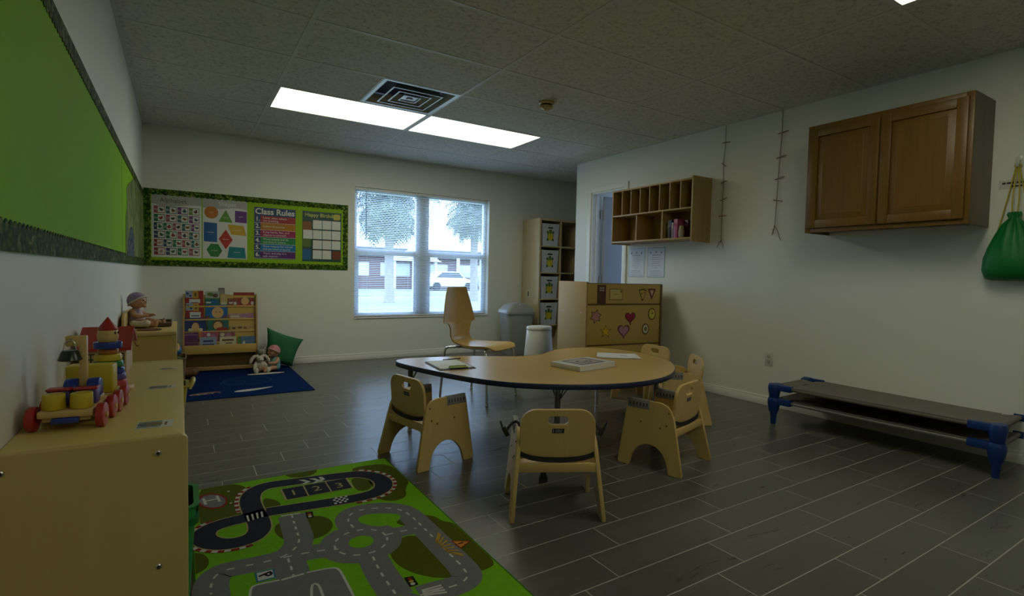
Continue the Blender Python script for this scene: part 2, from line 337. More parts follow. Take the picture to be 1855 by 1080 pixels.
# ceiling: tiles with the T-bar grid as its own part; openings are left where the light troffers and the vent sit
b = MB()
holes = [(x, y, x + 2 * TL, y + TL) for x, y in [(GA, GL1 + 2 * TL), (GA + 2 * TL, GL1 + 2 * TL), (GA + 2 * TL, GL1 - 4 * TL), (GA, GL1 - 7 * TL)]]
holes.append((GA + TL, GL1 + TL, GA + 2 * TL, GL1 + 2 * TL))
xs = sorted({XL - .1, XA + .1} | {GA + TL * k for k in range(-1, 9) if XL < GA + TL * k < XA})
ys = sorted({YF - .1, YB + .1} | {GL1 + TL * k for k in range(-9, 6) if YF < GL1 + TL * k < YB})
for x0, x1 in zip(xs, xs[1:]):
    for y0, y1 in zip(ys, ys[1:]):
        cx, cy = (x0 + x1) / 2, (y0 + y1) / 2
        if any(h[0] < cx < h[2] and h[1] < cy < h[3] for h in holes): continue
        b.box(x0, x1, y0, y1, H, H + .02)
ceil = struct(b.build('ceiling', ceiling_material()))
b = MB()
for k in range(-1, 5):
    x = GA + 2 * TL * k
    if XL < x < XA: b.box(x - .012, x + .012, YF, YB, H - .003, H + .004)
for y in ys[1:-1]: b.box(XL, XA, y - .012, y + .012, H - .0025, H + .004)
b.box(GA + TL - .012, GA + TL + .012, GL1 + TL, GL1 + 2 * TL, H - .003, H + .004)
b.box(XL, XL + .016, YF, YB, H - .004, H + .001); b.box(XR - .016, XR, YF, YC, H - .004, H + .001); b.box(XL, XA, YB - .016, YB, H - .004, H + .001)
b.build('ceiling_grid', mat('grid_paint', (.60, .59, .55), .5), ceil)
b = MB(); b.box(XL - .1, XA + .1, YF - .1, YB + .1, H + .22, H + .25); struct(b.build('ceiling_plenum', M_DARK))

# walls
b = MB(); b.box(XL - .12, XL, YF - .12, YB + .14, 0, H); struct(b.build('wall_left', M_WALL))
WX0, WX1, WZ0, WZ1 = 1.722, 3.526, .503, 2.035
b = MB()
b.box(XL, WX0, YB, YB + .14, 0, H); b.box(WX1, XA + .12, YB, YB + .14, 0, H); b.box(WX0, WX1, YB, YB + .14, 0, WZ0); b.box(WX0, WX1, YB, YB + .14, WZ1, H)
struct(b.build('wall_back', M_WALL))
DY0, DY1, DZ = 4.262, 4.80, 2.025
b = MB()
b.box(XR, XR + .13, YF - .12, DY0, 0, H); b.box(XR, XR + .13, DY1, YC, 0, H); b.box(XR, XR + .13, DY0, DY1, DZ, H)
struct(b.build('wall_right', M_WALL))
b = MB(); b.box(XL - .12, XR + .13, YF - .12, YF, 0, H); struct(b.build('wall_front', M_WALL))
b = MB(); b.box(XA, XA + .12, YC - .13, YB + .14, 0, H); b.box(XR + .13, XA, YC - .13, YC, 0, H); struct(b.build('wall_alcove', M_WALL))
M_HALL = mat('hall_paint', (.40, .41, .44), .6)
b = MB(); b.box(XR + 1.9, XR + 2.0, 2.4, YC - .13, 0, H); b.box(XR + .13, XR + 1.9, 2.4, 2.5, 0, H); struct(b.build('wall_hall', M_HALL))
# baseboards
def basebd(name, x0, x1, y0, y1, nx, ny):
    b = MB(); t = .012
    b.box(x0, x1, y0, y1, 0, .055, .002)
    b.box(x0 + (.004 if nx > 0 else 0), x1 - (.004 if nx < 0 else 0), y0 + (.004 if ny > 0 else 0), y1 - (.004 if ny < 0 else 0), .055, .075, .003)
    struct(b.build(name, M_TRIM))
basebd('baseboard_back', XL, XA, YB - .014, YB, 0, 1)
basebd('baseboard_left', XL, XL + .014, 4.42, YB - .014, -1, 0)
basebd('baseboard_right', XR - .014, XR, YF, DY0 - .06, 1, 0)
basebd('baseboard_alcove', XA - .014, XA, YC, YB - .014, 1, 0)
# door casing, jamb, open leaf
b = MB()
b.box(XR - .016, XR, DY0 - .062, DY0 - .002, 0, DZ + .06, .003); b.box(XR - .016, XR, DY1 + .002, DY1 + .062, 0, DZ + .06, .003); b.box(XR - .016, XR, DY0 - .002, DY1 + .002, DZ + .002, DZ + .06, .003)
struct(b.build('trim_1', M_TRIM))
b = MB()
b.box(XR, XR + .13, DY0, DY0 + .016, 0, DZ); b.box(XR, XR + .13, DY1 - .016, DY1, 0, DZ); b.box(XR, XR + .13, DY0 + .016, DY1 - .016, DZ - .016, DZ)
b.box(XR + .05, XR + .07, DY1 - .028, DY1 - .016, 0, DZ - .016)
struct(b.build('trim_2', M_TRIM))
door = MB(); door.box(XR + .15, XR + .15 + .50, DY1 - .062, DY1 - .024, .012, DZ - .03, .002)
dl = struct(door.build('door_1', mat('door_paint', (.33, .34, .37), .45, var=.03)))
b = MB()
for z in (.25, 1.0, 1.78): b.box(XR + .118, XR + .152, DY1 - .034, DY1 - .018, z - .05, z + .05)
b.build('hinge', mat('hinge_metal', (.5, .5, .48), .35, .9), dl)

# window: recessed vinyl frame, two single-hung units and their glass
M_VINYL = mat('white_vinyl', (.72, .78, .84), .4, var=.02)
win = MB(); y0, y1 = YB + .07, YB + .125; cx = 2.597; t = .045
for x0, x1 in ((WX0, cx - .042), (cx + .042, WX1)):
    win.box(x0, x0 + t, y0, y1, WZ0, WZ1, .003); win.box(x1 - t, x1, y0, y1, WZ0, WZ1, .003)
    win.box(x0 + t, x1 - t, y0, y1, WZ0, WZ0 + t, .003); win.box(x0 + t, x1 - t, y0, y1, WZ1 - t, WZ1, .003)
    win.box(x0 + t, x1 - t, y0 - .005, y1, 1.245, 1.31, .004)
    win.box(x0 + t, x0 + t + .025, y0 + .004, y1, WZ0 + t, 1.245); win.box(x1 - t - .025, x1 - t, y0 + .004, y1, WZ0 + t, 1.245)
win.box(cx - .042, cx + .042, y0 - .012, y1, WZ0, WZ1, .003)
wf = struct(win.build('window_1', M_VINYL))
def glass_material():
    m, nt, out = _new('window_glass'); tr = N(nt, 'ShaderNodeBsdfTransparent'); tr.inputs[0].default_value = (.93, .96, .97, 1)
    gl = N(nt, 'ShaderNodeBsdfGlossy', Roughness=.02); fr = N(nt, 'ShaderNodeFresnel', IOR=1.45); mx = nt.nodes.new('ShaderNodeMixShader')
    lk(nt, fmath(nt, 'MULTIPLY', fr.outputs[0], .8), mx.inputs[0]); lk(nt, tr.outputs[0], mx.inputs[1]); lk(nt, gl.outputs[0], mx.inputs[2]); lk(nt, mx.outputs[0], out.inputs[0])
    return m
MG = glass_material()
for x0, x1 in ((WX0 + t, cx - .042 - t), (cx + .042 + t, WX1 - t)):
    for z0, z1 in ((WZ0 + t, 1.245), (1.31, WZ1 - t)):
        b = MB(); b.quad([(x0, y1 - .02, z0), (x1, y1 - .02, z0), (x1, y1 - .02, z1), (x0, y1 - .02, z1)]); b.build('pane', MG, wf)
b = MB(); b.box(WX0 - .0, WX1, YB - .012, YB + .07, WZ0 - .018, WZ0, .004); b.build('window_sill', M_TRIM, wf)
# mini blind inside the recess
def slat_material():
    m, nt, out = _new('blind_slat'); d = N(nt, 'ShaderNodeBsdfDiffuse'); tl = N(nt, 'ShaderNodeBsdfTranslucent'); mx = N(nt, 'ShaderNodeMixShader', Fac=.35)
    nz = N(nt, 'ShaderNodeTexNoise', Scale=6.); lk(nt, ocoord(nt), nz.inputs['Vector']); c = mixc(nt, nz.outputs['Fac'], (.72, .77, .82), (.78, .82, .86))
    lk(nt, c, d.inputs[0]); lk(nt, c, tl.inputs[0]); lk(nt, d.outputs[0], mx.inputs[1]); lk(nt, tl.outputs[0], mx.inputs[2]); lk(nt, mx.outputs[0], out.inputs[0]); return m
MS = slat_material()
bl = thing('window_blind', 'white horizontal mini blind hanging open in the big window', 'blind', (0, YB + .035, 0))
b = MB(); b.box(WX0 + .008, WX1 - .03, -.015, .015, WZ1 - .03, WZ1 - .002, .002); b.build('headrail', M_WHITE, bl)
b = MB(); n = 68; zt, zb = WZ1 - .045, WZ0 + .03
for i in range(n):
    z = zt + (zb - zt) * i / (n - 1); a = math.radians(-14)
    M = T3(0, 0, z) @ RX(a)
    b2 = bmesh.new(); prof = [(-.0125, 0), (-.005, .0016), (.005, .0016), (.0125, 0)]
    A = [b2.verts.new((WX0 + .01, y, zz)) for y, zz in prof]; B = [b2.verts.new((WX1 - .032, y, zz)) for y, zz in prof]
    for k in range(3): b2.faces.new((A[k], B[k], B[k + 1], A[k + 1]))
    b.add_bm(b2, M)
b.build('slats', MS, bl)
b = MB(); b.box(WX0 + .01, WX1 - .032, -.012, .012, WZ0 + .004, WZ0 + .018, .002); b.build('bottom_rail', M_WHITE, bl)
b = MB()
for x in (WX0 + .16, cx - .2, cx + .25, WX1 - .2):
    for dy in (-.0125, .0125): b.cyl((x, dy, WZ0 + .01), (x, dy, WZ1 - .02), .0007, seg=5)
b.build('ladder_cord', M_WHITE, bl)
b = MB(); b.cyl((1.86, -.024, 1.42), (1.86, -.02, WZ1 - .035), .004, seg=8); b.build('tilt_wand', mat('wand_plastic', (.14, .28, .38), .2), bl)
b = MB(); b.tube([(WX1 - .045, -.02, WZ1 - .03), (WX1 - .045, -.021, 1.5), (WX1 - .05, -.022, 1.2), (WX1 - .046, -.021, .95)], .0015, 6); b.lathe([(0, .0), (.006, .004), (.004, .03), (.002, .032)], (WX1 - .046, -.021, .925), 10); b.build('lift_cord', M_WHITE, bl)

# ------------------------------------------------------------------ ceiling fixtures
M_FIX = mat('fixture_enamel', (.62, .62, .60), .4)
M_LENS = emit('lit_diffuser', (1.0, 1.0, .78), LAMP)
def troffer(x, y, label):
    t = thing('ceiling_light', label, 'light', (x + TL, y + TL / 2, H), 0, 'fluorescent ceiling panels')
    f = MB(); w, d = TL - .004, TL / 2 - .004; e = .022
    f.box(-w, w, -d, -d + e, -.004, .09); f.box(-w, w, d - e, d, -.004, .09); f.box(-w, -w + e, -d + e, d - e, -.004, .09); f.box(w - e, w, -d + e, d - e, -.004, .09)
    f.box(-w, w, -d, d, .09, .1); f.build('frame', M_FIX, t)
    f = MB(); f.box(-w + e, w - e, -d + e, d - e, .004, .012); f.build('diffuser', M_LENS, t)
troffer(GA, GL1 + 2 * TL, 'lit white fluorescent ceiling panel beside the square air vent')
troffer(GA + 2 * TL, GL1 + 2 * TL, 'lit white fluorescent ceiling panel nearest the cube tower and alcove')
troffer(GA + 2 * TL, GL1 - 4 * TL, 'lit white ceiling panel showing only its corner at the top edge')
troffer(GA, GL1 - 7 * TL, 'lit white ceiling panel in the bay behind the camera')
vt = thing('ceiling_vent', 'square metal air vent with nested louvers beside the ceiling light', 'vent', (GA + 1.5 * TL, GL1 + 1.5 * TL, H))
M_VENT = mat('vent_metal', (.40, .41, .41), .35, .3)
def ringframe(b, r0, z0, r1, z1, th=.002):
    for k in range(4):
        M = RZ(k * PI / 2)
        b2 = bmesh.new(); vs = [(-r0, -r0, z0), (r0, -r0, z0), (r1, -r1, z1), (-r1, -r1, z1)]
        q = [b2.verts.new(v) for v in vs] + [b2.verts.new((v[0], v[1], v[2] + th)) for v in vs]
        for f in ((3, 2, 1, 0), (4, 5, 6, 7), (0, 1, 5, 4), (1, 2, 6, 5), (2, 3, 7, 6), (3, 0, 4, 7)): b2.faces.new([q[i] for i in f])
        b.add_bm(b2, M)
b = MB(); ringframe(b, .302, -.004, .272, -.003); b.build('frame', M_VENT, vt)
for i, r in enumerate((.272, .205, .138, .075)):
    b = MB(); ringframe(b, max(.03, r - .062), .05 - .004 * i, r - .004, -.012, .0025) if i else ringframe(b, .225, .06, .272, -.003, .0025)
    ringframe(b, r - .004, -.012, r - .016, -.012, .003) if i else None
    b.build('louver', M_VENT, vt)
b = MB(); b.box(-.022, .022, -.018, .018, -.013, .03, .002); b.box(-.06, .06, -.06, .06, -.006, -.003); b.build('damper_knob', M_VENT, vt)
b = MB(); b.box(-.3, .3, -.3, .3, .1, .12); b.build('duct_box', mat('duct_metal', (.06, .065, .075), .6), vt)
sd = thing('smoke_detector', 'small yellowed round smoke detector on the ceiling', 'smoke detector', (2.464, 3.454, H))
M_YEL = mat('aged_plastic', (.50, .40, .16), .4)
b = MB(); b.lathe([(.062, 0), (.062, -.012), (.054, -.02), (.054, -.022)]); b.build('base', M_YEL, sd)
b = MB(); b.lathe([(.044, -.021), (.044, -.034)]); b.build('sensing_gap', mat('detector_gap', (.05, .035, .02), .6), sd)
b = MB(); b.lathe([(.052, -.034), (.046, -.05), (.024, -.058), (.018, -.066), (0, -.068)]); b.build('cap', M_YEL, sd)
# ------------------------------------------------------------------ woods and common finishes
W_MAPLE = lambda ax=0: wood('maple_%d' % ax, (.58, .43, .16), (.46, .33, .11), ax, 1., .38, .5)
W_BIRCH = lambda ax=0: wood('birch_%d' % ax, (.62, .44, .175), (.52, .36, .13), ax, 1., .4, .5)
W_OAK = lambda ax=0: wood('oak_%d' % ax, (.20, .105, .014), (.095, .045, .006), ax, 1.6, .4, .35)
W_HONEY = lambda ax=0: wood('honey_%d' % ax, (.42, .27, .10), (.31, .19, .065), ax, 1., .4, .6)
W_PLAY = lambda ax=0: wood('play_%d' % ax, (.56, .39, .11), (.47, .32, .085), ax, 1., .45, .5)
M_CHROME = mat('chrome', (.72, .73, .75), .18, 1., var=.02)
M_STEEL = mat('bolt_steel', (.55, .53, .48), .3, .9); M_BRASS = mat('bolt_brass', (.22, .15, .055), .4, .6); M_SLOT = mat('slot_grey', (.05, .05, .048), .6)
M_BLACK = mat('black_webbing', (.012, .012, .014), .6, var=.3, nscale=200)
M_GREYP = mat('grey_plastic', (.22, .225, .215), .45)

# ------------------------------------------------------------------ toddler chairs with side panels
W_CH = W_BIRCH(2)
SIDE = [(-.185, 0), (-.120, 0), (-.115, .004)] + [(.0 - .112 * math.cos(a), .0 + .135 * math.sin(a)) for a in [PI * k / 16 for k in range(1, 16)]] + [(.115, .004), (.12, 0), (.178, 0), (.185, .012), (.150, .345), (.145, .358), (.132, .366), (-.050, .366), (-.085, .355), (-.112, .328), (-.128, .29), (-.19, .012)]
def side_panel(sx):
    # outline lies in the chair's y-z plane; the panel leans inward towards its top
    me = plate(SIDE, [], .018, .003)
    M = Matrix(((0, 0, 1, 0), (1, 0, 0, 0), (0, 1, 0, 0), (0, 0, 0, 1)))
    return me, T3(sx * .194, 0, 0) @ RY(-sx * math.radians(5.2)) @ M
def toddler_chair(label, loc, rz, tongue=True):
    t = thing('toddler_chair', label, 'chair', loc, rz, 'toddler chairs at the kidney table')
    for sx in (-1, 1):
        me, M = side_panel(sx); b = MB(); b.add_mesh(me, M); sp = b.build('side_panel', W_CH, t, 35)
        b = MB(); S = M @ Matrix(((0, 1, 0, 0), (0, 0, 1, 0), (1, 0, 0, 0), (0, 0, 0, 1)))
        S = T3(sx * .194, 0, 0) @ RY(-sx * math.radians(5.2))
        b.box(-.0115, .0115, .015, .143, .318, .3685, .002, S)
        b.mi = 1
        for k in range(6):
            y = .028 + k * .02
            for s2 in (-1, 1): b.prism([(y - .004, .33), (y + .004, .33), (y + .004, .35), (y - .004, .35)], s2 * .0112, s2 * .0121, S @ Matrix(((0, 0, 1, 0), (1, 0, 0, 0), (0, 1, 0, 0), (0, 0, 0, 1))))
        b.build('tray_track', [M_GREYP, M_SLOT], sp)
        b = MB()
        for y, z in ((-.098, .318), (-.09, .252), (-.055, .232), (.06, .248)):
            b.cyl(S @ Vector((sx * .0085, y, z)), S @ Vector((sx * .0130, y, z)), .0052, .0042, 10); b.cyl(S @ Vector((-sx * .0085, y, z)), S @ Vector((-sx * .0115, y, z)), .0052, .0042, 10)
        b.build('bolt', M_BRASS, sp)
    bk = plate(rrect(.324, .215, .068, 6, 0, .1075, (0, 1, 1, 0)), [rrect(.088, .036, .0175, 5, 0, .167)], .016, .003)
    Mb = T3(0, -.112, .252) @ RX(PI / 2 + math.radians(5))
    b = MB(); b.add_mesh(bk, Mb); back = b.build('backrest', W_CH, t, 35)
    b = MB(); b.box(-.026, .026, .112, .132, .0082, .0090, 0, Mb); b.mi = 1
    b.box(-.022, -.019, .115, .129, .0091, .0093, 0, Mb); b.box(-.012, .02, .124, .127, .0091, .0093, 0, Mb); b.box(-.012, .016, .117, .120, .0091, .0093, 0, Mb)
    b.build('maker_label', [mat('label_navy', (.012, .013, .03), .5), mat('label_ink', (.3, .3, .36), .5)], back)
    b = MB(); b.box(-.170, .170, -.125, .125, .205, .222, .004); b.build('seat', W_BIRCH(0), t)
    b = MB(); b.box(-.172, .172, -.14, -.124, .196, .236, .004); b.build('seat_rail', W_BIRCH(0), t)
    b = MB()
    P_ = chaikin([(-.166, -.10, .283), (-.16, -.128, .272), (-.10, -.134, .253), (.0, -.136, .248), (.10, -.134, .252), (.16, -.128, .268), (.166, -.10, .280)], 2)
    L0 = [p + Vector((0, 0, .0)) for p in P_]
    b2 = bmesh.new(); A = [[b2.verts.new(p + Vector((0, dy, dz))) for p in L0] for dy, dz in ((0, -.011), (0, .011), (.003, .011), (.003, -.011))]
    for k in range(4):
        for i in range(len(L0) - 1): b2.faces.new((A[k][i], A[k][i + 1], A[(k + 1) % 4][i + 1], A[(k + 1) % 4][i]))
    b.add_bm(b2); b.build('strap', M_BLACK, t)
    return t
def face(a): return a - PI / 2      # rotation that makes local +y point along heading a
c_front = toddler_chair('toddler chair with its back to the camera, black buckle hanging below the seat', (1.415, 1.872, 0), face(math.atan2(.885, .466)))
b = MB(); b.box(-.011, .011, -.002, .002, -.035, .0, 0, T3(-.052, -.085, .205)); b.prism([(-.013, -.035), (.013, -.035), (.019, -.052), (.019, -.07), (-.019, -.078), (-.019, -.055)], -.006, .006, T3(-.052, -.085, .205) @ RX(PI / 2), .002); b.build('hanging_buckle', M_BLACK, c_front)
b = MB(); b.lathe([(0, 0), (.007, -.002), (.01, -.008), (.006, -.013), (0, -.014)], (-.005, -.02, .206), 12); b.build('seat_knob', M_STEEL, c_front)
for sx in (-1, 1):
    b = MB(); b.tube(chaikin([(sx * .158, -.10, .30), (sx * .150, -.03, .365), (sx * .164, -.005, .379), (sx * .182, .0, .375), (sx * .205, -.01, .352), (sx * .213, -.02, .338)], 2), .0065, 8)
    b.box(-.010, .010, -.006, .006, -.022, .022, .002, T3(sx * .216, -.02, .338) @ RY(sx * .5)); b.box(-.004, .004, -.004, .004, .0, .036, .001, T3(sx * .228, -.018, .35) @ RY(sx * .35))
    b.build('strap_end', M_BLACK, c_front)
toddler_chair('toddler chair left of the front chair, facing right under the table tip', (1.168, 2.735, 0), face(math.radians(12)))
toddler_chair('toddler chair right of the front chair, in front of the chair at the table end', (2.315, 2.015, 0), face(math.radians(106)))
toddler_chair('toddler chair at the right end of the table, by the wall outlet', (3.12, 2.61, 0), face(math.radians(146)))
toddler_chair('farthest toddler chair, at the back right below the wooden play unit', (3.285, 3.11, 0), face(math.radians(178)))

# ------------------------------------------------------------------ kidney table
tb = thing('kidney_table', 'low maple kidney-shaped activity table with dark blue edge band', 'table', (2.1, 2.7, 0))
OUT = [(1.172, 3.25), (1.215, 3.325), (1.30, 3.345), (1.48, 3.315), (1.72, 3.262), (1.88, 3.165), (2.04, 3.09), (2.22, 3.10), (2.36, 3.20), (2.50, 3.29), (2.68, 3.305), (2.86, 3.24), (2.965, 3.06), (2.985, 2.80), (2.92, 2.56), (2.80, 2.385), (2.62, 2.215), (2.40, 2.085), (2.15, 2.04), (1.92, 2.075), (1.70, 2.175), (1.53, 2.30), (1.40, 2.46), (1.30, 2.70), (1.22, 2.97), (1.175, 3.15)]
OUTS = [(p.x - 2.1, p.y - 2.7) for p in chaikin([(x, y, 0) for x, y in OUT], 3, True)]
b = MB(); b.prism(OUTS, .432, .4605); b.build('tabletop', wood('table_maple', (.60, .40, .135), (.52, .335, .105), 0, 1., .28, .4), tb)
b = MB(); n = len(OUTS); prof = [(-.0005, .4612), (.003, .4605), (.005, .457), (.005, .435), (.003, .4315), (-.001, .431)]
nr = []
for i in range(n):
    a = Vector(OUTS[i - 1]); c_ = Vector(OUTS[(i + 1) % n]); tt = (c_ - a).normalized(); nr.append(Vector((tt.y, -tt.x)))
area = sum(OUTS[i][0] * OUTS[(i + 1) % n][1] - OUTS[(i + 1) % n][0] * OUTS[i][1] for i in range(n)); sg = 1 if area > 0 else -1
b.loft([[(OUTS[i][0] + sg * nr[i].x * o_, OUTS[i][1] + sg * nr[i].y * o_, z) for i in range(n)] for o_, z in prof], cap=False)
b.build('edge_band', mat('navy_edge', (.008, .018, .06), .35), tb)
M_LEG = mat('table_leg_grey', (.16, .17, .19), .35, .6)
for x, y in ((1.255, 3.20), (1.79, 2.335), (2.63, 2.38), (2.79, 3.13)):
    lx, ly = x - 2.1, y - 2.7; b = MB()
    b.cyl((lx, ly, .16), (lx, ly, .432), .0165, seg=16); lg = b.build('leg', M_LEG, tb)
    b = MB(); b.cyl((lx, ly, .018), (lx, ly, .18), .0125, seg=14); b.lathe([(.0135, 0), (.0145, .006), (.012, .018), (.006, .02)], (lx, ly, 0), 14); b.build('foot_tube', M_CHROME, lg)
    b = MB(); r = math.atan2(ly, lx)
    for da in (PI - .7, PI + .7, PI / 2 * 1.0):
        dx, dy = math.cos(r + da), math.sin(r + da)
        b.tube([(lx + dx * .016, ly + dy * .016, .345), (lx + dx * .075, ly + dy * .075, .43)], .004, 8)
    b.box(-.055, .055, -.055, .055, .427, .4325, 0, T3(lx, ly, 0) @ RZ(r)); b.build('leg_brace', M_LEG, lg)

# items on the table
M_PAPER = mat('paper', (.70, .70, .68), .6, var=.02)
ZT = .4612
P4 = [(1.332, 3.148), (1.296, 2.836), (1.517, 2.814), (1.542, 3.075)]
cb = thing('clipboard', 'dark blue clipboard with white paper and lime clip on the table', 'clipboard', (1.42, 2.965, ZT), math.radians(-6))
b = MB(); b.box(-.115, .115, -.155, .155, 0, .004, .0015); b.build('board', mat('clipboard_blue', (.015, .03, .10), .35), cb)
b = MB(); b.box(-.108, .100, -.140, .150, .0045, .008, .0008); b.build('paper_pad', M_PAPER, cb)
b = MB(); b.box(-.05, .065, -.153, -.118, .0082, .014, .002); b.cyl((-.045, -.125, .015), (.06, -.125, .015), .005, seg=10); b.build('clip', mat('lime_clip', (.26, .34, .04), .35), cb)
b = MB(); b.cyl((.0, 0, .0045), (0, .14, .0045), .0042, .0042, 8); pen = b.build('pencil', mat('pencil_dark', (.03, .03, .035), .4)); pen.location = (1.455, 3.138, ZT); pen.rotation_euler = (0, 0, math.radians(-80))
tag(pen, 'thin dark pencil lying behind the clipboard on the table', 'pencil')
bk = thing('catalog_book', 'thick white catalog book with a framed cover picture on the table', 'book', (2.172, 2.567, ZT), math.radians(10))
b = MB(); b.box(-.175, .168, -.118, .118, .002, .029, .001); b.build('page_block', mat('page_edges', (.66, .65, .60), .7, nscale=300, var=.1), bk)
b = MB(); b.box(-.178, .172, -.121, .121, .029, .0312, .0008); b.box(-.178, .172, -.121, .121, 0, .002, .0008); b.box(-.180, -.174, -.121, .121, 0, .031, .001); b.mi = 1
b.box(-.115, .115, -.085, .10, .0313, .0316); b.mi = 2; b.box(-.09, .09, -.065, .08, .0317, .0319)
b.mi = 1; b.flat(circ(-.01, .01, .05, 18, .035), .0320); b.mi = 2; b.flat(circ(.0, .015, .03, 18, .02), .0321); b.mi = 3; b.stroke([(-.06, -.03), (-.02, -.045), (.04, -.03), (.06, .01)], .012, .0322)
b.build('cover', [mat('cover_white', (.62, .62, .60), .35), mat('cover_grey', (.10, .10, .11), .4), mat('cover_pink', (.48, .42, .40), .4), mat('cover_ink', (.05, .05, .05), .4)], bk)
pp = thing('loose_papers', 'loose white sheets near the far right edge of the table', 'paper', (2.685, 2.80, ZT), math.radians(-39))
for i, (dx, dy, a) in enumerate(((0, 0, 0), (.012, -.006, .06), (-.008, .01, -.05))):
    b = MB(); b2 = bmesh.new(); g = []
    for u in range(9):
        g.append([b2.verts.new((-.14 + .035 * u, -.108 + .216 * v, .0012 + .0012 * i + .004 * max(0, u - 6) * (i == 2) * .5)) for v in range(2)])
    for u in range(8): b2.faces.new((g[u][0], g[u + 1][0], g[u + 1][1], g[u][1]))
    r = bmesh.ops.extrude_face_region(b2, geom=b2.faces[:])
    for v in [q for q in r['geom'] if isinstance(q, bmesh.types.BMVert)]: v.co.z += .0006
    bmesh.ops.recalc_face_normals(b2, faces=b2.faces); b.add_bm(b2, T3(dx, dy, 0) @ RZ(a)); b.mi = 1
    if i == 2: b.box(.02, .07, -.02, .005, .0044, .0046)
    b.build('sheet', [M_PAPER, mat('print_blue', (.28, .33, .45), .6)], pp)

# ------------------------------------------------------------------ bent plywood adult chair
ac = thing('adult_chair', 'light bent plywood adult chair with chrome legs facing the table notch', 'chair', (2.115, 3.84, 0), face(math.radians(-61)))
prof = chaikin([(-.265, .935), (-.258, .86), (-.240, .72), (-.222, .60), (-.208, .50), (-.185, .462), (-.14, .452), (-.05, .444), (.08, .446), (.16, .452), (.21, .446), (.235, .425)], 2) if False else None
PR = [(-.262, .925), (-.258, .86), (-.248, .78), (-.238, .70), (-.229, .635), (-.2285, .63), (-.2275, .622), (-.2265, .615), (-.222, .575), (-.213, .52), (-.195, .478), (-.165, .458), (-.12, .450), (-.05, .445), (.04, .445), (.12, .450), (.175, .452), (.215, .444), (.238, .425)]
WD = [.13, .160, .188, .212, .228, .228, .190, .165, .145, .138, .135, .138, .150, .185, .205, .212, .210, .198, .165]
b = MB(); b2 = bmesh.new(); G = []; NX = 13
nrm = []
for i, p in enumerate(PR):
    a = Vector(PR[max(0, i - 1)]); c_ = Vector(PR[min(len(PR) - 1, i + 1)]); tt = (c_ - a).normalized(); nrm.append(Vector((-tt.y, tt.x)))
for side in (0, 1):
    g = []
    for i, (y, z) in enumerate(PR):
        row = []
        for k in range(NX):
            u = -1 + 2 * k / (NX - 1); dish = .022 * u * u * (1 if i < 9 else .4)
            o_ = nrm[i] * (.006 if side else -.006) + nrm[i] * dish * (1 if i < 9 else 1)
            row.append(b2.verts.new((u * WD[i], y + o_.x, z + o_.y)))
        g.append(row)
    G.append(g)
nr_ = len(PR)
for i in range(nr_ - 1):
    for k in range(NX - 1):
        b2.faces.new((G[0][i][k], G[0][i][k + 1], G[0][i + 1][k + 1], G[0][i + 1][k])); b2.faces.new((G[1][i][k + 1], G[1][i][k], G[1][i + 1][k], G[1][i + 1][k + 1]))
    for k in (0, NX - 1): b2.faces.new((G[0][i][k], G[0][i + 1][k], G[1][i + 1][k], G[1][i][k]))
for i in (0, nr_ - 1):
    for k in range(NX - 1): b2.faces.new((G[0][i][k], G[0][i][k + 1], G[1][i][k + 1], G[1][i][k]))
bmesh.ops.recalc_face_normals(b2, faces=b2.faces); b.add_bm(b2)
b.build('seat_shell', wood('ply_birch', (.62, .43, .14), (.52, .34, .10), 1, 1., .3, .5), ac, 50)
for sx in (-1, 1):
    b = MB(); b.tube(chaikin([(sx * .10, .13, .432), (sx * .19, .165, .432), (sx * .212, .185, .425), (sx * .222, .20, .38), (sx * .236, .222, .0)], 2), .0105, 12); b.lathe([(.012, 0), (.014, .012), (.0115, .02)], (sx * .236, .222, 0), 12); b.build('leg', M_CHROME, ac)
    b = MB(); b.tube(chaikin([(sx * .09, -.10, .432), (sx * .20, -.17, .436), (sx * .224, -.19, .428), (sx * .23, -.20, .38), (sx * .236, -.232, .0)], 2), .0105, 12); b.lathe([(.012, 0), (.014, .012), (.0115, .02)], (sx * .236, -.232, 0), 12); b.build('leg', M_CHROME, ac)
b = MB()
for sx in (-1, 1): b.tube(chaikin([(sx * .10, -.125, .43), (sx * .11, 0, .428), (sx * .10, .15, .43)], 2), .0105, 10)
b.tube([(-.105, 0, .43), (.105, 0, .43)], .009, 10); b.build('under_frame', M_CHROME, ac)

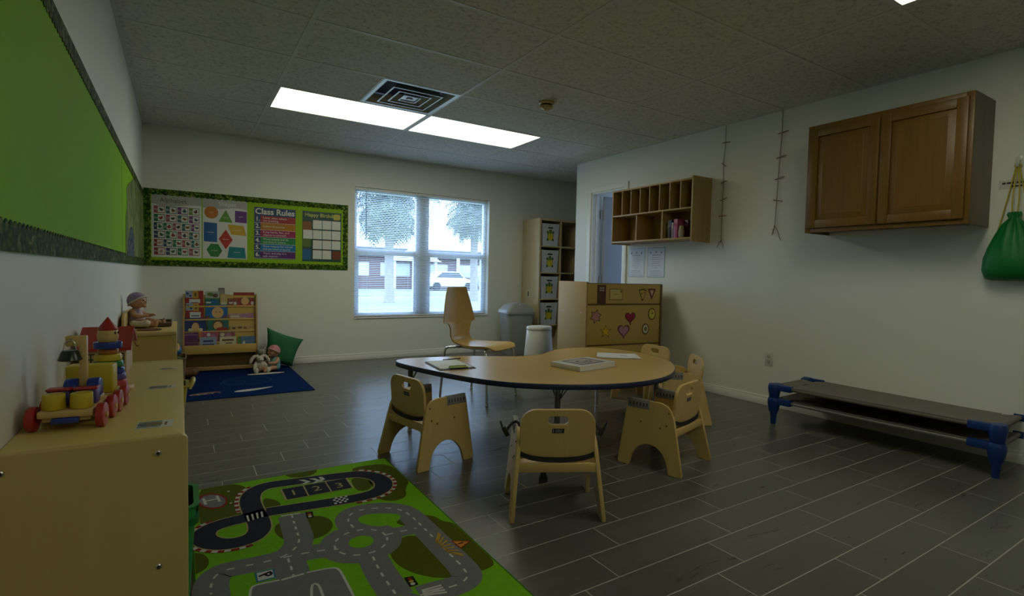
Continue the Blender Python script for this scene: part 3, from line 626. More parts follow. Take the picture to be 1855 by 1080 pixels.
# ------------------------------------------------------------------ stacked cots
M_BLUE = mat('cot_blue', (.004, .032, .17), .4)
M_MESH = mat('cot_fabric', (.17, .145, .12), .75, var=.12, nscale=6, bump=.3, bscale=500)
def cot(label, z, leg, ztop):
    W, L = .50, 1.215; t = thing('toddler_cot', label, 'cot', (3.660, 1.5635, z), math.radians(2.9), 'stacked cots by the wall')
    h = ztop - z
    for sy in (-1, 1):
        for x in (0, W):
            b = MB(); y = sy * L / 2
            b.lathe([(.016, h - leg), (.0175, h - leg + .012), (.022, h - .10), (.033, h - .075), (.038, h - .045), (.042, h - .02), (.042, h + .0), (.036, h + .018), (.0, h + .02)], (x, y, 0), 18)
            d = -sy; ex = 1 if x == 0 else -1
            b.box(-.026, .026, min(0, d * .125), max(0, d * .125), h - .026, h + .016, .006, T3(x, y, 0)); b.box(min(0, ex * .075), max(0, ex * .075), -.026, .026, h - .026, h + .016, .006, T3(x, y, 0))
            b.build('corner_leg', M_BLUE, t)
    for x in (0, W):
        b = MB(); b.cyl((x, -L / 2, h - .004), (x, L / 2, h - .004), .0125, seg=14); b.build('rail', mat('cot_tube', (.38, .38, .37), .35, .7), t)
    for sy in (-1, 1):
        b = MB(); b.cyl((0, sy * L / 2, h - .004), (W, sy * L / 2, h - .004), .0125, seg=14); b.build('rail', MATS['cot_tube'], t)
    b = MB(); b2 = bmesh.new(); NXc, NYc = 14, 26; g = []
    for i in range(NXc + 1):
        u = i / NXc; row = []
        for j in range(NYc + 1):
            v = j / NYc; sag = .022 * math.sin(PI * u) * (1 - .25 * (2 * v - 1) ** 4)
            x = -.0135 + u * (W + .027); yy = -L / 2 + .075 + v * (L - .15)
            if u < .1 or u > .9: yy = -L / 2 + .13 + v * (L - .26)
            row.append(b2.verts.new((x, yy, h + .0095 - sag * 1.0)))
        g.append(row)
    for i in range(NXc):
        for j in range(NYc): b2.faces.new((g[i][j], g[i + 1][j], g[i + 1][j + 1], g[i][j + 1]))
    # side sleeves wrapping the rails
    for x0 in ((0, W) if z > .1 else ()):
        cr = [[b2.verts.new((x0 + .0145 * math.cos(a), yy, h - .004 + .0145 * math.sin(a))) for a in [2 * PI * k / 12 for k in range(12)]] for yy in (-L / 2 + .13, L / 2 - .13)]
        for k in range(12): b2.faces.new((cr[0][k], cr[0][(k + 1) % 12], cr[1][(k + 1) % 12], cr[1][k]))
    for sy in (-1, 1):
        cr = [[b2.verts.new((xx, sy * L / 2 + .0145 * math.cos(a), h - .004 + .0145 * math.sin(a))) for a in [2 * PI * k / 12 for k in range(12)]] for xx in (.08, W - .08)]
        for k in range(12): b2.faces.new((cr[0][k], cr[0][(k + 1) % 12], cr[1][(k + 1) % 12], cr[1][k]))
        q = [b2.verts.new((xx, sy * (L / 2 - dy), h + .0095 - .02 * s_ * (1 if dy else 0))) for xx, dy, s_ in ((.08, 0, 0), (W - .08, 0, 0), (W - .08, .08, .6), (.08, .08, .6))]
        b2.faces.new(q)
    bmesh.ops.recalc_face_normals(b2, faces=b2.faces); b.add_bm(b2); b.build('sling', M_MESH, t)
    return t
cot('lower blue-legged cot standing on the floor beneath the other cot', 0, .172, .172)
cot('upper grey cot with blue corners, stacked on top of another cot', .172, .082, .272)
# ------------------------------------------------------------------ oak wall cabinet
wc = thing('wall_cabinet', 'brown oak two-door cabinet hung high on the right wall', 'cabinet', (XR, 1.632, 1.381))
hw, hh, D = .466, .752, .30
b = MB(); b.box(-D, 0, -hw, -hw + .012, 0, hh); b.box(-D, 0, hw - .012, hw, 0, hh); b.box(-D, 0, -hw + .012, hw - .012, .02, .032); b.box(-D, 0, -hw + .012, hw - .012, hh - .012, hh); b.box(-.006, 0, -hw + .012, hw - .012, .032, hh - .012)
b.build('body', wood('oak_side', (.15, .105, .055), (.10, .07, .036), 2, 1.2, .4, .5), wc)
b = MB(); f = .038
b.box(-D - .019, -D, -hw, -hw + f, 0, hh, .002); b.box(-D - .019, -D, hw - f, hw, 0, hh, .002); b.box(-D - .019, -D, -hw + f, hw - f, 0, f, .002); b.box(-D - .019, -D, -hw + f, hw - f, hh - f, hh, .002); b.box(-D - .019, -D, -.025, .025, f, hh - f)
b.build('face_frame', W_OAK(2), wc)
for sy in (-1, 1):
    y0, y1 = (.006, hw - .022) if sy > 0 else (-hw + .022, -.006); z0, z1 = .03, hh - .03; r = .055; xf = -D - .0195
    b = MB()
    b.box(xf - .019, xf, y0, y0 + r, z0, z1, .003); b.box(xf - .019, xf, y1 - r, y1, z0, z1, .003); b.box(xf - .019, xf, y0 + r, y1 - r, z0, z0 + r, .003); b.box(xf - .019, xf, y0 + r, y1 - r, z1 - r, z1, .003)
    d = b.build('door', W_OAK(2), wc)
    b = MB(); py0, py1, pz0, pz1 = y0 + r - .004, y1 - r + .004, z0 + r - .004, z1 - r + .004; e = .038
    rings = []
    for o_, x in ((0, -.006), (.004, -.006), (.008, -.008), (e, -.0145), (e + .003, -.016)):
        rings.append([(xf + x, py0 + o_, pz0 + o_), (xf + x, py1 - o_, pz0 + o_), (xf + x, py1 - o_, pz1 - o_), (xf + x, py0 + o_, pz1 - o_)])
    b.loft(rings); b.build('raised_panel', W_OAK(2), d, 20)

# ------------------------------------------------------------------ cubby shelf
cu = thing('cubby_shelf', 'honey wood wall cubby with eight narrow slots over three wide ones', 'shelf', (XR, 3.66, 1.385))
D, hw = .255, .517; t = .015
b = MB(); b.box(-D, 0, -hw - .004, -hw + t, -.012, .575, .002); b.build('side_panel', W_HONEY(2), cu)
b = MB(); b.box(-D, 0, hw - t, hw, 0, .557, .002); b.build('side_panel', W_HONEY(2), cu)
for nm, z in (('bottom_board', .012), ('shelf_board', .283), ('top_board', .542)):
    b = MB(); b.box(-D, 0, -hw + t, hw - t, z, z + t, .001); b.build(nm, W_HONEY(1), cu)
b = MB(); b.box(-.008, -.001, -hw + t, hw - t, .027, .542); b.build('back_panel', W_HONEY(2), cu)
for k in range(1, 8):
    y = -hw + t + (2 * hw - 2 * t) * k / 8; b = MB(); b.box(-D + .004, -.008, y - .005, y + .005, .298, .542); b.build('divider', W_HONEY(2), cu)
for k in (1, 2):
    y = -hw + t + (2 * hw - 2 * t) * k / 3; b = MB(); b.box(-D + .004, -.008, y - .007, y + .007, .027, .283); b.build('divider', W_HONEY(2), cu)
# books standing in the right-hand lower slot, from left (+y) to right
zb = 1.385 + .027; y = 3.66 - .517 + .015 + .335 - .012
def book(name, label, cat, w, h, d, cols, y, x, lean=0, group='books in the wall cubby'):
    t_ = thing(name, label, cat, (x, y - w / 2, zb), 0, group, rot=(lean, 0, 0))
    b = MB(); b.box(-d, 0, -w / 2 + .001, w / 2 - .001, .002, h - .002); b.build('page_block', mat('page_edges', (.66, .65, .60), .7), t_)
    b = MB(); b.box(-d - .002, .002, -w / 2, -w / 2 + .0015, 0, h); b.box(-d - .002, .002, w / 2 - .0015, w / 2, 0, h); b.box(-d - .003, -d - .0005, -w / 2, w / 2, 0, h, .0008); b.mi = 1
    b.box(-d - .0034, -d - .003, -w / 2 + .001, w / 2 - .001, h * .62, h * .8)
    b.build('cover', cols, t_); return t_
Bk = lambda n, c: mat('book_' + n, c, .4)
for nm, w, h, c1, c2, lab in (('olive', .020, .150, (.06, .07, .03), (.2, .2, .12), 'thin dark olive book, leftmost in the wall cubby'),
        ('grey', .014, .172, (.24, .25, .30), (.4, .4, .4), 'slim pale grey book next to the navy book in the cubby'),
        ('navy', .020, .175, (.015, .02, .10), (.1, .12, .3), 'navy blue book in the wall cubby'),
        ('silver', .022, .150, (.32, .28, .33), (.5, .45, .5), 'pale lilac-grey book between navy and purple books in the cubby'),
        ('purple', .018, .172, (.06, .015, .07), (.2, .1, .1), 'dark purple book left of the pink book in the cubby')):
    book('cubby_book', lab, 'book', w, h, .15, [Bk(nm, c1), Bk(nm + '2', c2)], y, XR - .05); y -= w + .003
book('cubby_book', 'thick pink book with a crimson lower spine in the cubby', 'book', .042, .176, .17, [Bk('pink', (.34, .06, .16)), Bk('crimson', (.25, .02, .06))], y, XR - .05); y -= .046
book('cubby_book', 'dark maroon book behind the beaded pot in the cubby', 'book', .05, .17, .12, [Bk('maroon', (.07, .012, .03)), Bk('maroon2', (.1, .03, .05))], y, XR - .02)
b = MB(); b.lathe([(.02, 0), (.025, .01), (.028, .06), (.022, .1), (.018, .115), (0, .116)], (0, 0, 0), 16)
pot = b.build('beaded_pot', mat('pot_speckle', (.32, .26, .17), .5, var=.6, nscale=90)); pot.location = (XR - .195, y - .02, zb); tag(pot, 'small speckled cream pot at the right end of the cubby books', 'pot')

# ------------------------------------------------------------------ notices, outlet, ropes, bag
M_SLEEVE = mat('sheet_protector', (.40, .44, .48), .25)
for (yc, lab) in ((4.052, 'white printed notice in a clear sleeve, nearer the doorway'), (3.780, 'white printed notice in a clear sleeve, right one below the cubby')):
    t_ = thing('wall_notice', lab, 'notice', (XR, yc, 1.198), 0, 'printed notices beside the doorway', rot=eul(WALL_RIGHT))
    b = MB(); b.box(-.117, .117, -.155, .155, .0005, .002); b.build('sleeve', M_SLEEVE, t_)
    b = MB(); b.box(-.108, .108, -.145, .145, .002, .0026); b.build('sheet', mat('notice_paper', (.62, .66, .72), .5), t_)
    b = MB()
    for x in (-.075, 0, .07): b.flat(circ(x, .10 - .006 * (x == 0) * -1, .012, 10), .0028)
    b.box(-.06, .06, .072, .078, .0027, .0029)
    for i in range(9):
        L = (.055, .06, .05, .06, .058, .03, .085, .08, .088)[i]; z = .05 - i * .021 - (.012 if i > 5 else 0)
        b.box(-L, L if i % 3 else L * .7, z - .002, z + .002, .0027, .0029)
    b.build('print', mat('notice_ink', (.20, .24, .38), .6), t_)
ot = thing('wall_outlet', 'white duplex power outlet low on the right wall', 'outlet', (XR, 2.521, .385), 0, None, rot=eul(WALL_RIGHT))
b = MB(); b.box(-.036, .036, -.059, .059, 0, .005, .002); b.build('cover_plate', mat('outlet_plastic', (.60, .60, .56), .35), ot)
for z in (-.022, .022):
    b = MB(); b.prism(rrect(.034, .03, .011, 5, 0, z), .005, .0065); b.mi = 1
    for x in (-.007, .007): b.box(x - .0012, x + .0012, z - .001, z + .008, .0065, .0068)
    b.flat(circ(0, z - .008, .0028, 8), .0067); b.build('socket', [mat('socket_plastic', (.46, .45, .40), .35), M_DARK], ot)
M_TWINE = mat('jute_twine', (.19, .14, .085), .9, var=.3, nscale=150); M_PIN = mat('twig_wood', (.24, .16, .09), .7, var=.3, nscale=60)
def ropes(label, yb, ztop, pts, sticks, tails):
    t_ = thing('twine_hanging', label, 'wall hanging', (XR - .012, yb, ztop), 0, 'twine hangings from the ceiling')
    b = MB(); b.tube([(0, yy, zz) for yy, zz in pts], .0028, 6)
    for tl in tails: b.tube(chaikin([(0, a, z_) for a, z_ in tl], 1), .0025, 6)
    b.ell((0, pts[-1][0], pts[-1][1]), (.006, .007, .009), seg=8); b.build('twine', M_TWINE, t_)
    for yy, zz, L, a in sticks:
        b = MB(); d = Vector((-.15, -math.cos(a), math.sin(a))); c_ = Vector((-.004, yy, zz)); b.cyl(c_ - d * L * .35, c_ + d * L * .65, .0045, .0038, 8); b.build('stick', M_PIN, t_)
r = math.radians
ropes('left twine hanging with five small sticks, beside the wall cubby', 3.005, 2.404, [(0, 0), (-.002, -.16), (.012, -.33), (.004, -.5), (.010, -.8), (.008, -1.02)],
      [(0, -.15, .085, r(-6)), (.012, -.34, .062, r(-35)), (.006, -.50, .065, r(12)), (.004, -.655, .075, r(14)), (.012, -.80, .09, r(0))], [[(.008, -1.02), (.03, -1.035), (.04, -1.03)], [(.008, -1.02), (.035, -1.055), (.05, -1.08)], [(.008, -1.02), (-.01, -1.05), (-.018, -1.085)], [(.008, -1.02), (-.004, -1.01), (-.008, -1.005)]])
ropes('right twine hanging with four small sticks, beside the oak cabinet', 2.483, 2.408, [(0, 0), (.0, -.2), (.012, -.45), (.022, -.75), (.030, -.93)],
      [(0, -.18, .09, r(2)), (.008, -.375, .085, r(6)), (.014, -.545, .085, r(8)), (.020, -.72, .085, r(-14))], [[(.030, -.93), (.045, -.965), (.05, -1.0)], [(.030, -.93), (.038, -.97), (.042, -.995)], [(.030, -.93), (.0, -.97), (-.012, -1.02), (-.028, -1.045)]])
bg = thing('drawstring_bag', 'green drawstring bag with yellow cords hanging on the right wall', 'bag', (XR, 1.045, 1.06))
M_BAG = mat('green_nylon', (.004, .15, .03), .45, var=.2, nscale=8, spec=.3)
def bag_ring(z, wy, wx, ph=0, ru=.0, n=40):
    out = []
    for k in range(n):
        a = 2 * PI * k / n; rr = 1 + ru * math.sin(11 * a + ph)
        out.append((-wx - .004 + wx * math.cos(a) * rr, wy * math.sin(a) * rr, z))
    return out
b = MB(); b.loft([bag_ring(.0, .085, .025), bag_ring(.012, .112, .05, 0, .01), bag_ring(.06, .122, .062, 1, .02), bag_ring(.13, .118, .06, 1.3, .03), bag_ring(.20, .098, .052, 1.5, .05), bag_ring(.27, .072, .042, 1.6, .09), bag_ring(.33, .046, .032, 1.7, .14), bag_ring(.365, .022, .02, 1.8, .16), bag_ring(.385, .03, .024, 2, .2), bag_ring(.40, .026, .02, 2.2, .2)])
b.build('pouch', M_BAG, bg, 60)
M_CORD = mat('yellow_cord', (.50, .40, .03), .6)
b = MB()
for pts in ([(-.03, -.01, .372), (-.028, -.018, .50), (-.022, -.002, .66)], [(-.03, .012, .372), (-.028, .014, .50), (-.022, .002, .66)], [(-.034, .10, .03), (-.012, .10, .18), (-.012, .06, .36), (-.020, .008, .66)], [(-.034, -.10, .03), (-.012, -.10, .18), (-.012, -.06, .36), (-.020, -.008, .66)]):
    b.tube(chaikin(pts, 2), .0032, 7)
b.tube([(-.02, .014 * math.cos(a), .668 + .012 * math.sin(a)) for a in [2 * PI * k / 12 for k in range(12)]], .003, 6, closed=True)
b.build('cord', M_CORD, bg)
hk = thing('wall_hook', 'clear plastic hook on the wall above the green bag', 'hook', (XR, 1.045, 1.715))
M_CLEAR = mat('clear_plastic', (.55, .56, .54), .15)
b = MB(); b.prism(rrect(.034, .075, .014, 5, 0, .035), 0, .005, WALL_RIGHT, .001); b.build('base_plate', M_CLEAR, hk)
b = MB(); b.tube(chaikin([(-.005, 0, .045), (-.018, 0, .03), (-.030, 0, .008), (-.040, 0, .006), (-.044, 0, .025)], 2), .006, 8); b.build('hook_arm', M_CLEAR, hk)
nm_ = thing('name_strip', 'small white name strip with black lettering behind the bag cords', 'label', (XR, 1.045, 1.625), 0, None, rot=eul(WALL_RIGHT))
b = MB(); b.box(-.085, .085, -.026, .026, .0003, .0012); b.build('strip', mat('strip_paper', (.55, .55, .52), .5), nm_)
b = MB()
for x, w in ((-.07, .016), (-.05, .02), (-.026, .014), (-.006, .012), (.012, .022), (.038, .016), (.058, .014)): b.box(x, x + w, .003, .014, .0012, .0015)
for x, w in ((-.03, .014), (-.012, .018), (.01, .012), (.026, .016)): b.box(x, x + w, -.017, -.007, .0012, .0015)
b.build('lettering', mat('black_ink', (.02, .02, .02), .6), nm_)
# ------------------------------------------------------------------ bulletin boards with leafy borders
def leaf_material(name, a, bcol, c, scale):
    m, nt, out = _new(name); b = bsdf(nt, out, .7, 0, .12)
    v = ocoord(nt)
    vo = N(nt, 'ShaderNodeTexVoronoi', Scale=scale); lk(nt, v, vo.inputs['Vector'])
    nz = N(nt, 'ShaderNodeTexNoise', Scale=scale * .9, Detail=4., Distortion=1.5); lk(nt, v, nz.inputs['Vector'])
    cr = nt.nodes.new('ShaderNodeValToRGB'); e = cr.color_ramp.elements
    e[0].position = .36; e[0].color = (*a, 1); e[1].position = .66; e[1].color = (*c, 1); k = e.new(.5); k.color = (*bcol, 1)
    lk(nt, nz.outputs['Fac'], cr.inputs[0])
    r = N(nt, 'ShaderNodeMapRange'); r.inputs[1].default_value = .1; r.inputs[2].default_value = .5; lk(nt, vo.outputs['Distance'], r.inputs[0])
    lk(nt, mixc(nt, fmath(nt, 'MULTIPLY', r.outputs[0], .6), cr.outputs[0], a), b.inputs['Base Color']); return m
M_GREEN = mat('board_green_paper', (.22, .46, .008), .7, spec=.15, var=.05, nscale=4)
M_LIME = mat('board_lime_paper', (.24, .42, .014), .6, spec=.2, var=.04, nscale=4)
M_LEAF = leaf_material('leaf_border', (.008, .03, .004), (.07, .15, .012), (.36, .44, .08), 30)
M_LEAF2 = leaf_material('jungle_border', (.010, .028, .005), (.05, .10, .016), (.30, .30, .12), 26)
def scallop(x0, x1, ybase, hgt, amp, pitch, up=1):
    """strip with a wavy inner edge"""
    n = max(2, int((x1 - x0) / pitch)); pts = [(x0, ybase), (x1, ybase)]
    for i in range(n * 6, -1, -1):
        x = x0 + (x1 - x0) * i / (n * 6); pts.append((x, ybase + up * (hgt - amp + amp * abs(math.sin(PI * i / 6)))))
    return pts
def strip(b, x0, x1, ybase, hgt, amp, pitch, up, z0, z1, M=None):
    n = max(2, int((x1 - x0) / pitch)) * 6
    for i in range(n):
        xa, xb = x0 + (x1 - x0) * i / n, x0 + (x1 - x0) * (i + 1) / n
        ha = hgt - amp + amp * abs(math.sin(PI * i / 6)); hb = hgt - amp + amp * abs(math.sin(PI * (i + 1) / 6))
        b.prism([(xa, ybase), (xb, ybase), (xb, ybase + up * hb), (xa, ybase + up * ha)] if up > 0 else [(xa, ybase - ha), (xb, ybase - hb), (xb, ybase), (xa, ybase)], z0, z1, M)
lb = thing('bulletin_board', 'big bright green bulletin board along the left wall', 'bulletin board', (XL, 0, 0), 0, 'leaf-bordered bulletin boards', rot=eul(WALL_LEFT))
LY0, LY1, LZ0, LZ1 = -1.2, YB - .012, 1.055, 1.765
b = MB(); b.box(LY0, LY1, LZ0, LZ1, 0, .006); b.build('paper_panel', M_GREEN, lb)
b = MB(); b.box(3.985, 3.995, LZ0 + .05, LZ1 - .05, .006, .0064); b.build('paper_seam', mat('seam_green', (.05, .14, .006), .5), lb)
b = MB(); strip(b, LY0, LY1, LZ0, .066, .013, .036, 1, .006, .0085); b.build('border', M_LEAF2, lb)
b = MB(); strip(b, LY0, LY1, LZ1, .062, .013, .036, -1, .006, .0085); b.build('border', M_LEAF2, lb)
def jungle_material():
    m, nt, out = _new('jungle_print'); b = bsdf(nt, out, .6, 0, .12)
    nz = N(nt, 'ShaderNodeTexNoise', Scale=1., Detail=5., Roughness=.65, Distortion=1.2); lk(nt, ocoord(nt, (14, 3.2, 1)), nz.inputs['Vector'])
    cr = nt.nodes.new('ShaderNodeValToRGB'); e = cr.color_ramp.elements
    e[0].position = .34; e[0].color = (.015, .04, .008, 1); e[1].position = .66; e[1].color = (.55, .56, .40, 1)
    for p_, c_ in ((.44, (.07, .13, .03)), (.52, (.22, .22, .10)), (.58, (.16, .28, .06))): k = e.new(p_); k.color = (*c_, 1)
    lk(nt, nz.outputs['Fac'], cr.inputs[0]); lk(nt, cr.outputs[0], b.inputs['Base Color']); return m
jp = thing('jungle_poster', 'jungle vine poster at the far end of the left board', 'poster', (XL + .007, 0, 0), 0, None, rot=eul(WALL_LEFT))
b = MB()
b2pts = [(4.20, 1.10), (6.12, 1.10), (6.12, 1.70), (5.3, 1.715), (4.9, 1.70), (4.65, 1.64), (4.45, 1.60), (4.30, 1.55), (4.34, 1.44), (4.22, 1.36)]
b.prism(b2pts, 0, .0012); b.build('printed_sheet', jungle_material(), jp)
b = MB(); b.prism([(4.32, 1.11), (4.95, 1.11), (4.9, 1.25), (4.75, 1.33), (4.55, 1.31), (4.4, 1.22)], .0013, .0018); b.build('printed_figures', leaf_material('printed_blue', (.02, .03, .06), (.08, .12, .2), (.4, .42, .4), 30), jp)

BX0, BX1, BZ0, BZ1 = XL + .004, 1.643, 1.055, 1.803
bb = thing('bulletin_board', 'lime green bulletin board with leaf border on the back wall', 'bulletin board', (0, YB, 0), 0, 'leaf-bordered bulletin boards', rot=eul(WALL_BACK))
b = MB(); b.box(BX0, BX1, BZ0, BZ1, 0, .006); b.build('paper_panel', M_LIME, bb)
for nm, a in (('t', 0), ('b', 1)):
    b = MB(); strip(b, BX0, BX1, BZ0 if a else BZ1, .06, .008, .05, 1 if a else -1, .006, .008); b.build('border', M_LEAF, bb)
Mv = Matrix(((0, 1, 0, 0), (1, 0, 0, 0), (0, 0, -1, 0), (0, 0, 0, 1)))
for xb, up in ((BX0, 1), (BX1, -1)):
    b = MB(); strip(b, BZ0 + .055, BZ1 - .055, xb, .06, .008, .05, up, -.008, -.006, Mv); b.build('border', M_LEAF, bb)
def poster(name, label, x0, x1, z0, z1, base):
    t_ = thing(name, label, 'poster', ((x0 + x1) / 2, YB - .0065, (z0 + z1) / 2), 0, 'posters on the back wall board', rot=eul(WALL_BACK))
    b = MB(); w, h = (x1 - x0) / 2, (z1 - z0) / 2; b.box(-w, w, -h, h, 0, .001); b.build('sheet', base, t_); return t_, w, h
INK = lambda n, c: mat('print_' + n, c, .22, var=.04)
P_WHITE = INK('white', (.60, .61, .58)); P_GREY = INK('grey', (.36, .36, .33))
CARD = [(.02, .14, .08), (.02, .10, .20), (.16, .05, .20), (.24, .03, .05), (.32, .04, .04), (.30, .08, .10), (.45, .26, .04), (.14, .22, .05), (.03, .05, .14), (.40, .30, .10), (.03, .12, .13), (.06, .20, .03), (.05, .16, .32)]
PIC = [(.25, .04, .03), (.05, .08, .14), (.40, .22, .18), (.06, .05, .06), (.12, .06, .05), (.03, .12, .08), (.18, .08, .02), (.22, .03, .04)]
CM = [INK('card%d' % i, c) for i, c in enumerate(CARD)]; PM = [INK('pic%d' % i, c) for i, c in enumerate(PIC)]
t_, w, h = poster('alphabet_poster', 'alphabet poster of small picture cards, leftmost on the lime board', -.238, .180, 1.141, 1.749, P_WHITE)
b = MB(); b.prism([(-w, h)] + [(-w + 2 * w * k / 12, h - .085 - .018 * math.sin(PI * k / 12) - .01 * math.sin(2 * PI * k / 12)) for k in range(13)] + [(w, h)], .001, .0014); b.build('header_band', P_GREY, t_)
b = MB(); b.add_mesh(text('Alphabet', .062, .0003), T3(-.03, h - .052, .0018)); b.build('title', INK('olive', (.10, .11, .07)), t_)
rows = [4, 4, 5, 4, 5, 4]; i = 0
for r_, nc in enumerate(rows):
    zc = h - .145 - r_ * .081; cw = (2 * w - .03) / nc
    for c_ in range(nc):
        xc = -w + .015 + cw * (c_ + .5); i += 1; m1 = CM[(i * 5 + r_) % len(CM)]; m2 = PM[(i * 3 + r_) % len(PM)]
        b = MB(); b.box(xc - cw * .46, xc + cw * .46, zc - .035, zc + .035, .001, .0016); b.mi = 1
        b.box(xc - cw * .12, xc + cw * .41, zc - .028, zc + .028, .0016, .0019); b.mi = 2
        b.flat([(xc + cw * .15 + (.016 + .006 * math.sin(3 * a + i)) * math.cos(a), zc + (.015 + .005 * math.cos(2 * a + i)) * math.sin(a)) for a in [2 * PI * k / 12 for k in range(12)]], .002)
        b.mi = 1; b.add_mesh(text(chr(64 + min(i, 26)) + chr(96 + min(i, 26)), .026, .0001), T3(xc - cw * .29, zc, .0019))
        b.build('letter_card', [m1, P_WHITE, m2], t_)
t_, w, h = poster('shapes_poster', 'glossy poster of coloured shapes beside the alphabet poster', .190, .594, 1.142, 1.757, P_WHITE)
b = MB(); b.prism([(-w, h)] + [(-w + 2 * w * k / 12, h - .10 - .012 * math.sin(2 * PI * k / 12)) for k in range(13)] + [(w, h)], .001, .0014); b.build('header_band', P_GREY, t_)
b = MB(); b.add_mesh(text('Shapes', .06, .0003), T3(.02, h - .055, .0018)); b.build('title', P_WHITE, t_)
def shp(nm, word, pts, c, cx, cz):
    b = MB(); b.prism(pts, .001, .0016); b.mi = 1; b.add_mesh(text(word, .016, .0001), T3(cx, cz, .0018)); b.build('printed_shape', [INK(nm, c), P_WHITE], t_)
gx = lambda px: -w + (px - 735) / (1265 - 735) * 2 * w
gz = lambda py: h - (py - 195) / (885 - 195) * 2 * h
G2 = lambda L: [(gx(a), gz(q)) for a, q in L]
shp('orange', 'circle', circ(gx(835), gz(360), .062, 28), (.42, .15, .02), gx(835), gz(360))
shp('green', 'triangle', G2([(918, 458), (1088, 464), (1005, 320)]), (.09, .25, .03), gx(1005), gz(408))
shp('purple', 'square', G2([(1115, 455), (1260, 460), (1260, 325), (1115, 320)]), (.12, .03, .20), gx(1188), gz(388))
shp('royalblue', 'rectangle', G2([(748, 692), (902, 696), (902, 478), (748, 472)]), (.01, .10, .30), gx(825), gz(585))
shp('yellow', 'parallelogram', G2([(1070, 600), (1255, 608), (1222, 492), (1025, 484)]), (.50, .32, .02), gx(1140), gz(548))
shp('red', 'diamond', G2([(1005, 775), (1088, 662), (1005, 545), (922, 655)]), (.40, .03, .02), gx(1005), gz(658))
shp('darkgreen', 'hexagon', G2([(826, 862), (912, 866), (963, 795), (916, 718), (828, 714), (778, 785)]), (.03, .18, .04), gx(870), gz(790))
shp('teal', 'trapezoid', G2([(1022, 872), (1250, 876), (1235, 748), (1045, 742)]), (.01, .18, .22), gx(1138), gz(805))
t_, w, h = poster('class_rules_poster', 'poster titled Class Rules with six numbered colour bands', .661, 1.072, 1.156, 1.702, INK('navyblue', (.02, .05, .13)))
b = MB(); b.add_mesh(text('Class Rules', .086, .0003, bold=.002), T3(0, h - .045, .0016)); b.build('title', P_WHITE, t_)
RUL = ['Listen when others\nare speaking.', 'Follow directions.', 'Keep hands, feet, and\nobjects to yourself.', 'Work quietly and do\nnot disturb others.', 'Show respect for school\nand personal property.', 'Work and play in a\nsafe manner.']
for k, (tx, c) in enumerate(zip(RUL, [(.30, .03, .03), (.38, .16, .01), (.28, .02, .09), (.02, .20, .06), (.01, .16, .36), (.09, .02, .14)])):
    z1 = h - .088 - k * .0755; z0 = z1 - .072
    b = MB(); b.box(-w + .062, w, z0, z1, .001, .0015); b.mi = 1; b.box(-w, w, z0 - .0035, z0, .0015, .0017)
    b.add_mesh(text('%d.' % (k + 1), .062, .0003, bold=.0015), T3(-w + .034, (z0 + z1) / 2, .0018))
    me = text(tx, .030, .0002, 'LEFT'); b.add_mesh(me, T3(-w + .085, (z0 + z1) / 2 + (0 if '\n' not in tx else .0), .0018)); b.build('rule_band', [INK('rule%d' % k, c), P_WHITE], t_)
t_, w, h = poster('birthday_poster', 'birthday chart poster with blank month boxes, rightmost on the lime board', 1.143, 1.566, 1.143, 1.702, INK('chart', (.03, .07, .06)))
b = MB(); b.add_mesh(text('Happy Birthday', .056, .0003, bold=.001), T3(-.01, h - .04, .0018)); b.build('title', INK('yg', (.42, .46, .10)), t_)
MON = ['January', 'February', 'March', 'April', 'May', 'June', 'July', 'August', 'September', 'October', 'November', 'December']
cells = [(1, 0), (2, 0), (3, 0), (0, 1), (1, 1), (2, 1), (3, 1), (1, 2), (2, 2), (3, 2), (1, 3), (2, 3)]
for (cx_, r_), mname in zip(cells, MON):
    cw = (2 * w - .012) / 4; x = -w + .006 + cw * (cx_ + .5); z = h - .085 - .112 * (r_ + .5)
    b = MB(); b.box(x - cw * .47, x + cw * .47, z - .052, z + .045, .001, .0015); b.mi = 1; b.add_mesh(text(mname, .017, .0001), T3(x, z + .0495, .0017)); b.build('month_box', [P_WHITE, INK('rose', (.35, .10, .10))], t_)
for x0, x1, z0, z1, c in ((-.208, -.115, .055, .165, (.22, .09, .03)), (-.208, -.12, -.12, .0, (.10, .16, .04)), (-.208, -.12, -.26, -.14, (.03, .12, .26)), (.11, .205, -.25, -.155, (.16, .05, .025)), (.12, .2, .2, .265, (.45, .40, .08))):
    b = MB(); b.prism(rrect(x1 - x0, z1 - z0, .02, 4, (x0 + x1) / 2, (z0 + z1) / 2), .001, .0014); b.build('coloured_patch', INK('patch%d' % int(abs(c[0] * 1000)), c), t_)

